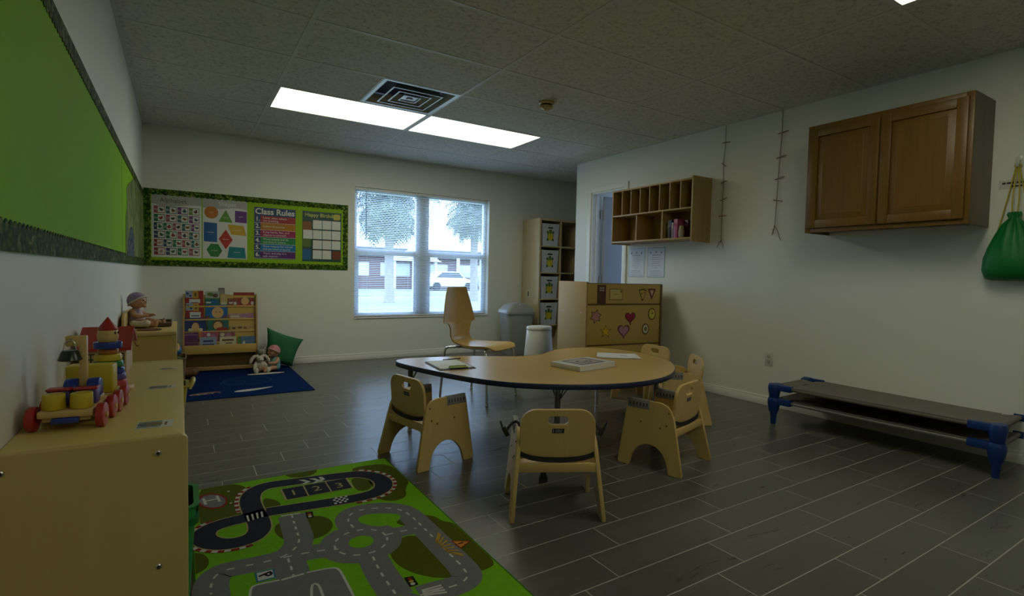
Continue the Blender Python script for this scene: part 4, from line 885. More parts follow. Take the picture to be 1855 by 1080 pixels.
# ------------------------------------------------------------------ low maple shelf in the left foreground
SX0, SX1, SY0, SY1, SH = XL + .002, .006, 1.345, 2.52, .66
sh = thing('low_shelf', 'low maple toy shelf along the left wall, toys on top', 'shelf', (0, 0, 0))
b = MB(); M = Matrix(((1, 0, 0, 0), (0, 0, -1, SY0 + .009), (0, 1, 0, 0), (0, 0, 0, 1)))
b.add_mesh(plate(rrect(SX1 - SX0 + .006, SH + .004, .014, 5, (SX0 + SX1) / 2 + .003, (SH + .004) / 2, (0, 1, 0, 0)), [], .018, .003), M); sp = b.build('side_panel', wood('shelf_end', (.56, .41, .155), (.49, .35, .125), 2, .8, .42, .4), sh, 35)
for x, z in ((-.043, SH - .031), (-.043, SH - .280), (SX0 + .012, SH - .031), (SX0 + .012, SH - .280)):
    b = MB(); b.lathe([(.0065, 0), (.0062, -.0015), (.004, -.003), (.0028, -.0022), (0, -.0018)], (0, 0, 0), 14, T3(x, SY0 - .0003, z) @ RX(-PI / 2)); b.mi = 1; b.lathe([(.0036, -.0032), (0, -.0034)], (0, 0, 0), 8, T3(x, SY0 - .0003, z) @ RX(-PI / 2)); b.build('screw', [M_STEEL, M_DARK], sp)
b = MB(); b.box(SX0, SX1, SY1 - .045, SY1 - .027 + .018, 0, SH, .004); b.build('side_panel', W_MAPLE(2), sh)
b = MB(); b.box(SX0, SX1, SY0 + .018, SY1 - .045, SH - .018, SH, .0015); b.build('top', wood('shelf_top', (.68, .53, .18), (.58, .44, .14), 1, .8, .34, .4), sh)
b = MB(); b.box(SX0, SX0 + .008, SY0 + .018, SY1 - .045, .06, SH - .018); b.build('back_panel', W_MAPLE(1), sh)
for z in (.06, .41):
    b = MB(); b.box(SX0 + .008, SX1, SY0 + .018, SY1 - .045, z - .016, z, .001); b.build('shelf_board', W_MAPLE(1), sh)
b = MB(); b.box(SX0 + .008, SX1 - .004, (SY0 + SY1) / 2 - .008, (SY0 + SY1) / 2 + .008, .06, SH - .018); b.build('divider', W_MAPLE(2), sh)
b = MB(); b.box(SX0, SX1 - .02, SY0 + .018, SY1 - .045, 0, .044); b.build('plinth', W_MAPLE(1), sh)
k = (1.0255 - SH) / (1.0255 - .6)
for (x0, x1, y0, y1, a) in ((-.103, -.019, 1.680, 1.757, .02), (-.099, -.017, 2.222, 2.286, .0), (-.075, -.016, 2.64, 2.68, .0)):
    M = T3((x0 + x1) / 2 * k, (y0 + y1) / 2 * k, SH) @ RZ(-.06); w, d = (x1 - x0) / 2 * k, (y1 - y0) / 2 * k
    b = MB(); b.box(-w, w, -d, d, .0003, .0010, 0, M); b.mi = 1; b.box(-w + .003, w * .36, -d + .005, d - .005, .0010, .0012, 0, M); b.mi = 2
    b.flat([(-w * .5 + .016 * math.cos(q) * (1 + .3 * math.sin(3 * q)), .0 + d * .5 * math.sin(q)) for q in [2 * PI * j / 14 for j in range(14)]], .0013, M); b.mi = 3
    b.flat([(-w * .05 + .013 * math.cos(q) * (1 + .4 * math.cos(2 * q)), -.002 + d * .55 * math.sin(q)) for q in [2 * PI * j / 14 for j in range(14)]], .0014, M)
    b.box(w * .52, w * .66, -d * .5, d * .4, .0010, .0012, 0, M)
    b.build('picture_label', [mat('label_card', (.64, .66, .64), .3), mat('label_pic', (.25, .29, .28), .35), mat('label_pic_blue', (.06, .09, .13), .35), mat('label_pic_brown', (.18, .12, .05), .35)], sh)['label'] = 'white picture label taped to the shelf top'
# tubs standing in the shelf, sticking out towards the rug
def tub(name, label, x, y, z, L, W, Hh, m, inside=None):
    t_ = thing(name, label, 'tub', (x, y, z)); b = MB()
    ro = rrect(L, W, .03, 4); ri = rrect(L - .012, W - .012, .026, 4); s = .86
    R = [[(p[0] * s, p[1] * s, 0) for p in ro], [(p[0], p[1], Hh) for p in ro], [(p[0] * 1.06, p[1] * 1.06, Hh) for p in ro], [(p[0] * 1.06, p[1] * 1.06, Hh + .004) for p in ro], [(p[0], p[1], Hh + .004) for p in ri], [(p[0] * s, p[1] * s, .004) for p in ri]]
    b.loft(R); b.build('body', m, t_); return t_
g_ = tub('toy_tub', 'green plastic tub on the bottom of the low shelf by the road rug', -.101, 1.748, .061, .27, .185, .312, mat('tub_green', (.02, .24, .05), .35))
b = MB(); b.loft([[(p[0] * q_, p[1] * q_, z_) for p in rrect(.27, .185, .03, 4)] for q_, z_ in ((1.005, .262), (1.05, .262), (1.05, .278), (1.012, .278))]); b.build('rim_band', mat('tub_green_dark', (.010, .13, .03), .35), g_)
b = MB(); b.box(.125, .1415, -.05, .05, .283, .303, .002); b.build('grip_opening', mat('grip_dark', (.003, .03, .008), .5), g_)
y_ = tub('toy_tub', 'yellow plastic tub on the upper shelf board near the far end', -.105, 2.33, .411, .25, .15, .18, mat('tub_yellow', (.45, .34, .02), .35))
b = MB(); b.tube(chaikin([(.130, -.05, .17), (.142, -.045, .192), (.146, .0, .198), (.142, .045, .192), (.130, .05, .17)], 2), .007, 8); b.build('handle', mat('tub_yellow_pale', (.55, .45, .12), .35), y_)
b = MB(); b.ell((0, 0, .019), (.019, .019, .019)); tb_ = b.build('toy_ball', mat('ball_orange', (.45, .09, .015), .35)); tb_.location = (.004, 1.93, .0); tag(tb_, 'small orange-red ball on the floor between the low shelf and the road rug', 'ball')
# ------------------------------------------------------------------ toys on the low shelf
RED = mat('toy_red', (.36, .025, .02), .35); YEL = mat('toy_yellow', (.52, .40, .02), .4); BLU = mat('toy_blue', (.012, .035, .26), .25); PUR = mat('toy_purple', (.07, .05, .20), .35); GRN = mat('toy_green', (.03, .17, .04), .35); ORG = mat('toy_orange', (.36, .12, .015), .35)
TW = W_BIRCH(0); TW2 = W_BIRCH(2)
tk = thing('crane_truck', 'wooden toy crane truck with red wheels and a yellow cab on the shelf', 'toy truck', (-.219, 1.502, SH), math.radians(-7))
# local: x across, y forward (away from the camera)
def wheel(x, y, p, r=.0275, w=.016):
    b = MB(); b.cyl((x - w / 2, y, r), (x + w / 2, y, r), r, seg=28, bev=.003); wh = b.build('wheel', RED, p)
    b = MB(); s_ = 1 if x > 0 else -1; b.cyl((x + s_ * w / 2, y, r), (x + s_ * (w / 2 + .003), y, r), .006, seg=12); b.build('axle_peg', TW, wh)
for y in (.02, .105, .165, .235): 
    for x in (-.062, .062): wheel(x, y, tk)
b = MB(); b.box(-.050, .050, 0, .155, .030, .046, .004); b.box(-.044, .044, .012, .145, .020, .030, .001); b.build('trailer_bed', TW, tk)
b = MB(); b.box(-.050, .050, .165, .27, .030, .046, .004); b.box(-.044, .044, .170, .262, .020, .030, .001); b.build('tractor_bed', TW, tk)
b = MB(); b.box(-.024, .024, -.006, .012, .018, .030, .002); b.build('hitch', BLU, tk)
b = MB(); b.box(-.047, .050, .175, .225, .046, .118, .005); b.build('cab', YEL, tk)
b = MB(); b.box(-.026, .044, .09, .125, .046, .058, .002); b.mi = 1
for x in (-.024, .019): b.cyl((x, .098, .075), (x + .024, .098, .075), .026, seg=24, bev=.003)
b.build('crane_mount', [TW, BLU], tk)
b = MB(); b.box(.003, .018, .09, .104, .075, .203, .002); b.build('crane_mast', TW2, tk)
b = MB(); b.box(-.022, .004, .088, .106, .178, .203, .003); b.build('crane_jib', TW, tk)
b = MB(); hx = -.012; zc = .178; b.tube([(hx + .011 * math.cos(a), .084, zc + .016 * math.sin(a)) for a in [PI * q / 8 for q in range(0, 9)]], .0014, 6); b.tube([(hx + .011, .084, zc), (hx + .013, .084, zc - .008)], .0014, 6); b.tube([(hx - .011, .084, zc), (hx - .013, .084, zc - .008)], .0014, 6); b.tube([(hx, .084, zc + .016), (hx, .092, zc + .022)], .0014, 6); hk_ = b.build('hook_wire', M_STEEL, tk)
b = MB(); b.lathe([(.0, .170), (.014, .170), (.0165, .167), (.023, .148), (.021, .146), (0, .148)], (hx, .084, 0), 24); b.build('magnet_cup', mat('toy_black', (.012, .016, .014), .3), hk_)
# loads on the trailer are separate blocks
Rz = RZ(math.radians(-7)); base = T3(-.219, 1.502, SH) @ Rz
def block(name, label, cat, m, x, y, z, fn, rz=0):
    b = MB(); fn(b); o = b.build(name, m); o.location = (base @ Vector((x, y, z))); o.rotation_euler = (0, 0, math.radians(-7) + rz); return tag(o, label, cat, 'blocks carried by the toy truck')
cylf = lambda b: (b.cyl((0, 0, 0), (0, 0, .034), .0215, .0205, 26, .0025))
block('toy_cylinder', 'yellow wooden cylinder on the truck bed, nearer the wall', 'toy block', YEL, -.026, .025, .0465, cylf)
block('toy_cylinder', 'yellow wooden cylinder on the truck bed, right one', 'toy block', YEL, .024, .025, .0465, cylf)
boxf = lambda b: b.box(-.021, .021, -.015, .015, 0, .034, .003)
block('toy_block', 'purple block with red lid behind the left yellow cylinder', 'toy block', [PUR], -.026, .066, .0465, boxf, .0)
block('toy_block', 'purple block with red lid behind the right yellow cylinder', 'toy block', [PUR], .024, .066, .0465, boxf, .0)
for x, nm in ((-.026, 'left'), (.024, 'right')): block('toy_tile', 'thin dark red tile lying on the %s purple block' % nm, 'toy block', RED, x, .066, .0806, lambda b: b.box(-.0225, .0225, -.016, .016, 0, .005, .0015))
# stacking rainbow doll
st = thing('stacking_toy', 'rainbow stacking toy with wooden head, blue brim and red pointed hat', 'stacking toy', (-.184, 1.955, SH))
b = MB(); b.cyl((0, 0, 0), (0, 0, .014), .064, .062, 32, .004); b.build('base', TW, st)
z = .0145
for m, r0, r1, hh in ((RED, .0475, .045, .019), (PUR, .0445, .042, .019), (BLU, .0415, .039, .019), (GRN, .0385, .036, .019), (YEL, .0345, .0315, .020), (ORG, .026, .0245, .016)):
    b = MB(); b.cyl((0, 0, z), (0, 0, z + hh - .0006), r0, r1, 32, .003); b.build('ring', m, st); z += hh
b = MB(); b.cyl((0, 0, z), (0, 0, z + .0195), .0355, .0355, 32, .003); b.build('brim', BLU, st); z += .020
b = MB(); b.lathe([(.022, z), (.0255, z + .008), (.0262, z + .022), (.0235, z + .036), (.015, z + .046), (0, z + .049)], (0, 0, 0), 28); hd = b.build('head', W_BIRCH(2), st)
b = MB()
for a in (-.75, -.25): b.ell((.0258 * math.cos(a), .0258 * math.sin(a), z + .026), (.0025, .0025, .004), seg=8)
b.build('painted_eye', M_DARK, hd)
b = MB(); b.lathe([(.0242, z + .034), (.0255, z + .038), (.013, z + .056), (.0, z + .074)], (0, 0, 0), 28, T3(0, 0, .0)); b.build('hat', RED, st)
b = MB(); b.cyl((0, 0, .014), (0, 0, z), .009, seg=12); b.build('peg', TW2, st)
# toy house
hs = thing('toy_house', 'toy house with red roof and black window grids behind the stacking toy', 'toy house', (-.217, 2.325, SH), 0)
hw, hd_ = .060, .13
b = MB(); b.box(-hw, hw, -hd_, hd_, 0, .09, .001); b.build('body', wood('house_wood', (.55, .40, .20), (.46, .32, .15), 2, 1.4, .45), hs)
b = MB(); M = Matrix(((1, 0, 0, 0), (0, 0, -1, 0), (0, 1, 0, 0), (0, 0, 0, 1)))
# roof ridge runs across (x): slopes face the camera and away
for s_ in (-1, 1):
    b.loft([[(x_, s_ * (hd_ + .012), .088), (x_, s_ * (hd_ + .012), .098), (x_, 0, .157), (x_, 0, .147)] for x_ in (-hw - .012, hw + .014)])
b.build('roof', RED, hs)
b = MB()
b.prism([(-hd_, .09), (hd_, .09), (0, .146)], -hw, hw, Matrix(((0, 0, 1, 0), (1, 0, 0, 0), (0, 1, 0, 0), (0, 0, 0, 1)))); b.build('gable', W_BIRCH(2), hs)
for xc in (-.035, .036):
    b = MB(); M = T3(xc, -hd_ - .0004, .06) @ RX(PI / 2)
    for x in (-.017, 0, .017): b.box(x - .0015, x + .0015, -.018, .018, -.0005, .0008, 0, M)
    for z_ in (-.017, 0, .017): b.box(-.018, .018, z_ - .0015, z_ + .0015, -.0005, .0008, 0, M)
    b.build('window_grid', M_DARK, hs)
b = MB(); b.tube(chaikin([(hw + .014, -.06, .133), (hw + .018, -.10, .12), (hw + .028, -.13, .098), (hw + .034, -.135, .102)], 2), .002, 6); b.build('carry_cord', mat('cord_red', (.25, .05, .03), .6), hs)
# ------------------------------------------------------------------ wooden play stove further along the wall
kt = thing('play_stove', 'small wooden play stove against the left wall, doll on top', 'play stove', (0, 0, 0))
KX0, KX1, KY0, KY1, KH = XL + .016, -.022, 3.66, 4.38, .658
b = MB(); b.box(KX0, KX1 - .012, KY0 + .012, KY0 + .028, 0, KH - .022); b.build('side_panel', W_PLAY(2), kt)
b = MB(); b.box(KX0, KX1 - .012, KY1 - .028, KY1 - .012, 0, KH - .022); b.build('side_panel', W_PLAY(2), kt)
b = MB(); b.box(KX1 - .034, KX1 - .002, KY0 + .006, KY0 + .034, 0, KH - .022, .002); b.build('corner_post', W_PLAY(2), kt)
b = MB(); b.box(KX1 - .034, KX1 - .002, KY1 - .034, KY1 - .006, 0, KH - .022, .002); b.build('corner_post', W_PLAY(2), kt)
b = MB(); b.box(KX0, KX1, KY0, KY1, KH - .022, KH, .004); b.build('top', W_MAPLE(1), kt)
b = MB(); b.box(KX1 - .03, KX1 - .014, KY0 + .034, KY1 - .034, .05, KH - .03, .002); dr = b.build('oven_door', W_PLAY(2), kt)
b = MB(); b.tube(chaikin([(KX1 - .014, KY0 + .2, .52), (KX1 + .008, KY0 + .2, .52), (KX1 + .008, KY1 - .2, .52), (KX1 - .014, KY1 - .2, .52)], 1), .006, 8); b.build('handle', W_PLAY(1), dr)
b = MB(); me = plate([(3.72, KH), (4.33, KH), (4.33, KH + .06), (4.31, KH + .085), (4.28, KH + .10), (3.80, KH + .10), (3.75, KH + .085), (3.72, KH + .05)], [], .014, .003); b.add_mesh(me, T3(KX0 + .008, 0, 0) @ WALL_LEFT); b.build('backsplash', W_PLAY(1), kt)
for y in (3.80, 4.02):
    b = MB(); b.cyl((-.16 - .04 * (y > 3.9), y, KH), (-.16 - .04 * (y > 3.9), y, KH + .005), .062, seg=28); b.build('burner', mat('burner_red', (.10, .025, .02), .5), kt)
b = MB(); w_ = .20; tr_ = [(-.215, -.11), (.0, -.11), (.0, .11), (-.215, .11)]
b.box(-.095, .095, -.15, .15, 0, .004); b.box(-.1, .1, -.155, -.147, 0, .02, .002); b.box(-.1, .1, .147, .155, 0, .02, .002); b.box(-.1, -.093, -.147, .147, 0, .02, .002); b.box(.093, .1, -.147, .147, 0, .02, .002)
ty = b.build('serving_tray', mat('tray_brown', (.10, .055, .025), .5)); ty.location = (-.150, 4.13, KH + .0053); ty.rotation_euler = (0, 0, 0); tag(ty, 'dark brown shallow tray on the play stove under the doll', 'tray')
# ------------------------------------------------------------------ dolls and plush toys
SKIN = mat('doll_skin', (.50, .27, .15), .45, var=.03); LAV = mat('doll_lavender', (.23, .17, .30), .7, bump=.4, bscale=200); LAV2 = mat('doll_lilac', (.40, .33, .44), .7); CREAM = mat('doll_cream', (.55, .50, .42), .8)
def chain(b, pts, rs, seg=12): b.tube(chaikin([(*p, ) for p in pts], 2), interp(rs, len(chaikin([(*p,) for p in pts], 2))), seg)
def interp(rs, n):
    out = []
    for i in range(n):
        t_ = i / (n - 1) * (len(rs) - 1); k_ = min(int(t_), len(rs) - 2); out.append(rs[k_] + (rs[k_ + 1] - rs[k_]) * (t_ - k_))
    return out
def limb(b, pts, rs):
    chain(b, pts, rs); b.ell(pts[0], rs[0], seg=12); b.ell(pts[-1], rs[-1], seg=12)
def baby(name, label, loc, rz, rot=None, hat=LAV, suit=LAV2, trim=CREAM, s=1.):
    """sitting baby doll facing local +x"""
    d = thing(name, label, 'doll', loc, rz, rot=rot); d.scale = (s, s, s)
    b = MB()
    b.loft([[(cx_ + rx * math.cos(a), ry * math.sin(a), z_) for a in [2 * PI * q / 18 for q in range(18)]] for cx_, rx, ry, z_ in ((0, .012, .015, .002), (.0, .034, .042, .008), (.0, .04, .047, .03), (-.004, .036, .041, .06), (-.008, .03, .036, .085), (-.008, .02, .026, .1), (-.006, .013, .014, .112), (-.005, .014, .014, .12))])
    b.ell((.004, 0, .152), (.045, .043, .046)); b.ell((.030, .018, .140), (.017, .016, .016)); b.ell((.030, -.018, .140), (.017, .016, .016)); b.ell((.050, 0, .148), (.006, .006, .006), seg=10); b.ell((.042, 0, .122), (.012, .014, .010), seg=10)
    for sy in (-1, 1):
        b.ell((-.002, sy * .044, .148), (.009, .005, .012), seg=10)
        limb(b, [(-.006, sy * .034, .092), (.016, sy * .052, .068), (.045, sy * .050, .062), (.062, sy * .044, .066)], [.014, .0145, .012, .009])
        b.ell((.070, sy * .042, .067), (.012, .009, .008), seg=10)
        for f in range(4): limb(b, [(.076, sy * (.037 + .0035 * f), .069), (.086 - .002 * abs(f - 1), sy * (.036 + .004 * f), .067 - .001 * f)], [.0025, .002])
        limb(b, [(.072, sy * .034, .070), (.078, sy * .029, .072)], [.0028, .0022])
        limb(b, [(.008, sy * .026, .022), (.05, sy * .045, .028), (.085, sy * .048, .022), (.118, sy * .046, .016)], [.023, .021, .017, .011])
        b.ell((.126, sy * .048, .022), (.011, .012, .022), seg=12)
        for f in range(4): b.ell((.13, sy * (.039 + .006 * f), .043 - .0015 * f), (.005, .0035, .005), seg=8)
    body = b.build('body', SKIN, d, 60)
    b = MB()
    for sy in (-1, 1): b.ell((.0455, sy * .016, .157), (.003, .0055, .0042), seg=10)
    b.build('eye', M_DARK, d)
    b = MB(); b.ell((.046, 0, .128), (.004, .008, .003), seg=10); b.build('mouth', mat('doll_lips', (.38, .10, .09), .5), d)
    b = MB(); b.loft([[(cx_ + rx * math.cos(a), ry * math.sin(a), z_) for a in [2 * PI * q / 20 for q in range(20)]] for cx_, rx, ry, z_ in ((.006, .038, .045, .003), (.003, .045, .052, .012), (.0, .0445, .051, .032), (-.004, .0405, .0455, .06), (-.008, .034, .040, .085), (-.008, .023, .029, .101), (-.007, .018, .020, .106))]); b.build('romper', suit, d, 60)
    b = MB(); A = RY(math.radians(-32)).to_3x3()
    c0 = Vector((.004, 0, .152)); rings = []
    for th in [PI * q / 22 for q in range(0, 12)]:
        rings.append([c0 + A @ Vector((.0505 * math.sin(th) * math.cos(a), .0485 * math.sin(th) * math.sin(a), .053 * math.cos(th))) for a in [2 * PI * q / 24 for q in range(24)]])
    b.loft(rings); b.build('hat', hat, d, 60)
    b = MB(); b.tube([c0 + A @ Vector((.051 * math.cos(a), .049 * math.sin(a), -.001)) for a in [2 * PI * q / 28 for q in range(28)]], .0045, 8, closed=True); b.build('hat_trim', trim, d)
    return d
baby('baby_doll', 'baby doll in a lavender knit hat sitting on the play stove', (-.235, 4.02, KH + .0045), math.radians(-22), s=1.05)
pl_ = MB(); limb(pl_, [(0, 0, .022), (.03, -.012, .02), (.065, -.016, .024)], [.021, .019, .023]); o = pl_.build('toy_bottle', CREAM); o.location = (-.245, 3.935, KH + .0055); tag(o, 'cream toy bone-shaped rattle beside the doll on the stove', 'toy')
# floor plush group in the corner
def plush_rabbit(loc, rz):
    t_ = thing('plush_rabbit', 'floppy-eared white plush rabbit sitting on the blue rug', 'plush toy', loc, rz)
    F = mat('plush_white', (.52, .48, .40), .95, bump=.8, bscale=150); T_ = mat('plush_tan', (.40, .31, .20), .95, bump=.8, bscale=150)
    b = MB(); b.ell((0, 0, .058), (.045, .042, .058)); b.ell((.005, 0, .134), (.036, .034, .034)); b.ell((.034, 0, .126), (.018, .02, .016))
    for s_ in (-1, 1): limb(b, [(0, s_ * .035, .09), (.02, s_ * .055, .065), (.03, s_ * .058, .035)], [.016, .016, .015]); limb(b, [(.0, s_ * .03, .024), (.045, s_ * .05, .02), (.08, s_ * .055, .022)], [.024, .022, .02]); b.ell((.085, s_ * .056, .03), (.016, .02, .028))
    b.build('body', F, t_, 60)
    for s_ in (-1, 1):
        b = MB(); limb(b, [(-.002, s_ * .022, .162), (-.008, s_ * .055, .160), (-.006, s_ * .080, .125), (-.004, s_ * .088, .095)], [.012, .017, .016, .009]); b.build('ear', F, t_, 60)
    b = MB(); b.ell((.03, 0, .055), (.02, .03, .04)); b.build('tummy_patch', T_, t_)
    b = MB(); b.ell((.034, .014, .142), .004, seg=8); b.ell((.034, -.014, .142), .004, seg=8); b.ell((.052, 0, .128), (.004, .006, .004), seg=8); b.build('face_button', M_DARK, t_)
plush_rabbit((.672, 5.80, .0065), math.radians(-80))
baby('baby_doll', 'baby doll with pink hat and teal outfit leaning on the green cushion', (.812, 5.855, .012), math.radians(-150), hat=mat('doll_pink', (.52, .20, .22), .7), suit=mat('doll_teal', (.14, .34, .33), .8, var=.25, nscale=40), trim=mat('doll_pinktrim', (.5, .3, .32), .7), s=1.25)
t_ = thing('plush_animal', 'small grey plush animal propped behind the white rabbit', 'plush toy', (.705, 5.955, .0065), math.radians(-70))
G_ = mat('plush_grey', (.26, .25, .21), .95, bump=.8, bscale=150)
b = MB(); b.ell((0, 0, .07), (.045, .05, .07)); b.ell((.01, 0, .175), (.042, .042, .04)); b.ell((.048, 0, .165), (.02, .02, .016))
for s_ in (-1, 1): b.ell((-.005, s_ * .034, .21), (.012, .016, .018)); limb(b, [(0, s_ * .04, .11), (.04, s_ * .06, .10), (.06, s_ * .05, .085)], [.018, .017, .016]); limb(b, [(.01, s_ * .03, .025), (.06, s_ * .05, .025)], [.026, .024])
b.build('body', G_, t_, 60)
b = MB(); b.loft([[((.048 - .01 * q) * math.cos(a), (.053 - .01 * q) * math.sin(a), .06 + .035 * q) for a in [2 * PI * k / 18 for k in range(18)]] for q in (0, 1, 2)]); b.build('scarf', mat('plush_navy', (.03, .035, .09), .9), t_)
b = MB(); b.ell((.046, .016, .185), .004, seg=8); b.ell((.046, -.016, .185), .004, seg=8); b.ell((.067, 0, .168), (.004, .006, .004), seg=8); b.build('face_button', M_DARK, t_)
b = MB(); b.prism([(p[0], p[1]) for p in chaikin([(-.16, -.03, 0), (.0, -.055, 0), (.16, -.035, 0), (.2, .0, 0), (.05, .03, 0), (-.14, .02, 0)], 2, True)], 0, .002); o = b.build('paper_scrap', CREAM); o.location = (.70, 5.70, .0062); tag(o, 'flat white cloth scrap on the rug under the rabbit', 'cloth')
# teddy and small toys between the stove and the book rack
t_ = thing('teddy_bear', 'brown teddy bear lying on the floor left of the book rack', 'plush toy', (-.035, 5.80, .0065), math.radians(-10))
B_ = mat('plush_brown', (.13, .06, .03), .95, bump=.8, bscale=150)
b = MB(); b.ell((-.02, 0, .07), (.085, .075, .07)); b.ell((-.10, 0, .12), (.06, .06, .055)); b.ell((-.06, -.02, .12), (.025, .025, .022))
for s_ in (-1, 1): limb(b, [(.02, s_ * .05, .05), (.10, s_ * .06, .045), (.14, s_ * .05, .05)], [.036, .034, .038]); limb(b, [(-.06, s_ * .06, .10), (.0, s_ * .09, .08), (.03, s_ * .09, .06)], [.026, .025, .026]); b.ell((-.11, s_ * .05, .165), (.02, .018, .022))
b.build('body', B_, t_, 60)
b = MB(); b.ell((-.05, .015, .145), .006, seg=8); b.ell((-.05, -.055, .135), .006, seg=8); b.ell((-.034, -.025, .122), (.006, .009, .006), seg=8); b.build('face_button', M_DARK, t_)
t_ = thing('toy_bin', 'narrow toy bin heaped with small toys behind the stove', 'toy bin', (-.075, 5.15, 0))
b = MB(); b.loft([[(p[0] * s_, p[1] * s_, z_) for p in rrect(.22, .30, .03, 4)] for s_, z_ in ((.85, 0), (1, .30), (1.04, .30), (1.04, .305), (.95, .305), (.8, .012))]); b.build('body', mat('bin_brown', (.16, .10, .05), .5), t_)
for nm, lab, m, x, y, z_, r_ in (('toy_ball', 'blue toy ball on top of the toy bin behind the stove', mat('ball_blue', (.03, .12, .30), .4), .035, -.04, .375, .045), ('toy_ball', 'dull green toy ball at the front of the toy bin', mat('ball_green', (.08, .11, .04), .5), .05, -.10, .285, .05), ('toy_ball', 'dark red toy ball at the back of the toy bin', mat('ball_red', (.16, .025, .02), .5), -.02, .06, .36, .05), ('toy_ball', 'pinkish grey toy ball low in the toy bin', mat('ball_pink', (.24, .14, .12), .5), -.03, -.07, .30, .055)):
    b = MB(); b.ell((0, 0, 0), (r_, r_, r_ * .95)); o = b.build(nm, m); o.location = (-.075 + x, 5.15 + y, z_ - .02); tag(o, lab, 'ball', 'small toys heaped in the toy bin')
# ------------------------------------------------------------------ blue rug, cushion, book rack
b = MB(); b.box(-.12, .985, 4.735, 6.11, 0, .006, .002); b.mi = 1
b.flat([(p.x, p.y) for p in chaikin([(.36, 4.93, 0), (.43, 4.90, 0), (.56, 4.93, 0), (.66, 4.99, 0), (.70, 5.03, 0), (.62, 5.02, 0), (.55, 5.0, 0), (.42, 4.99, 0)], 2, True)], .0063)
b.mi = 2; b.flat([(p.x, p.y) for p in chaikin([(.03, 4.94, 0), (.12, 4.91, 0), (.22, 4.95, 0), (.3, 5.0, 0), (.22, 5.02, 0), (.1, 5.0, 0)], 2, True)], .0063)
b.mi = 3
for c_, r_ in (((.52, 5.4), .2), ((.40, 5.35), .1)): b.stroke(circ(c_[0], c_[1], r_, 28, r_ * .9), .008, .0062, closed=True)
b.mi = 1
for k in range(5): b.stroke([(.06 + .05 * k, 4.955), (.075 + .05 * k, 4.935)], .01, .0065)
rg = b.build('blue_rug', [mat('rug_blue', (.0015, .015, .085), .95, spec=.08, var=.15, nscale=30, bump=.6, bscale=300), mat('rug_white', (.40, .42, .42), .95, spec=.1), mat('rug_brown', (.16, .10, .08), .95, spec=.1), mat('rug_line', (.02, .07, .17), .95, spec=.1)])
tag(rg, 'dark blue sea-creature rug in the far left corner', 'rug')
cs = thing('floor_cushion', 'large green cushion leaning on the back wall by the plush toys', 'cushion', (.935, 6.005, .014), 0)
b = MB(); b2 = bmesh.new(); n = 22; Gf, Gb = [], []
UX = Vector((.365, .0, -.125)).normalized(); UY = Vector((.115, .05, .38)).normalized()
for side, G_ in ((1, Gf), (-1, Gb)):
    for i in range(n + 1):
        row = []
        for j in range(n + 1):
            u, v = -1 + 2 * i / n, -1 + 2 * j / n
            pinch = 1 - .10 * (1 - u * u) if False else 1
            w = .20 * (1 - .12 * (1 - v * v) * 0); uu = u * (1 - .10 * (1 - abs(v) ** 2) * abs(u)); vv = v * (1 - .10 * (1 - abs(u) ** 2) * abs(v))
            th = .075 * max(0, (1 - u ** 4) * (1 - v ** 4)) ** .5 + .004 * math.sin(7 * u + 3 * v) * (1 - u * u) * (1 - v * v)
            a_, c_ = (uu + 1) / 2, (vv + 1) / 2; CX = ((-.205, .045), (.065, .0), (.195, .275), (-.165, .415))
            px_ = CX[0][0] * (1 - a_) * (1 - c_) + CX[1][0] * a_ * (1 - c_) + CX[2][0] * a_ * c_ + CX[3][0] * (1 - a_) * c_; pz_ = CX[0][1] * (1 - a_) * (1 - c_) + CX[1][1] * a_ * (1 - c_) + CX[2][1] * a_ * c_ + CX[3][1] * (1 - a_) * c_
            row.append(b2.verts.new((px_, -.05 + pz_ * .28 - side * th, pz_)))
        G_.append(row)
for G_, fl_ in ((Gf, 0), (Gb, 1)):
    for i in range(n):
        for j in range(n):
            q = (G_[i][j], G_[i + 1][j], G_[i + 1][j + 1], G_[i][j + 1]); b2.faces.new(q[::-1] if fl_ else q)
bmesh.ops.remove_doubles(b2, verts=b2.verts, dist=1e-5); bmesh.ops.recalc_face_normals(b2, faces=b2.faces)
zmin = min(v.co.z for v in b2.verts)
for v in b2.verts: v.co.z -= zmin
b.add_bm(b2); b.build('cover', mat('cushion_green', (.008, .11, .035), .8, var=.15, nscale=20, bump=.3, bscale=300), cs, 70)

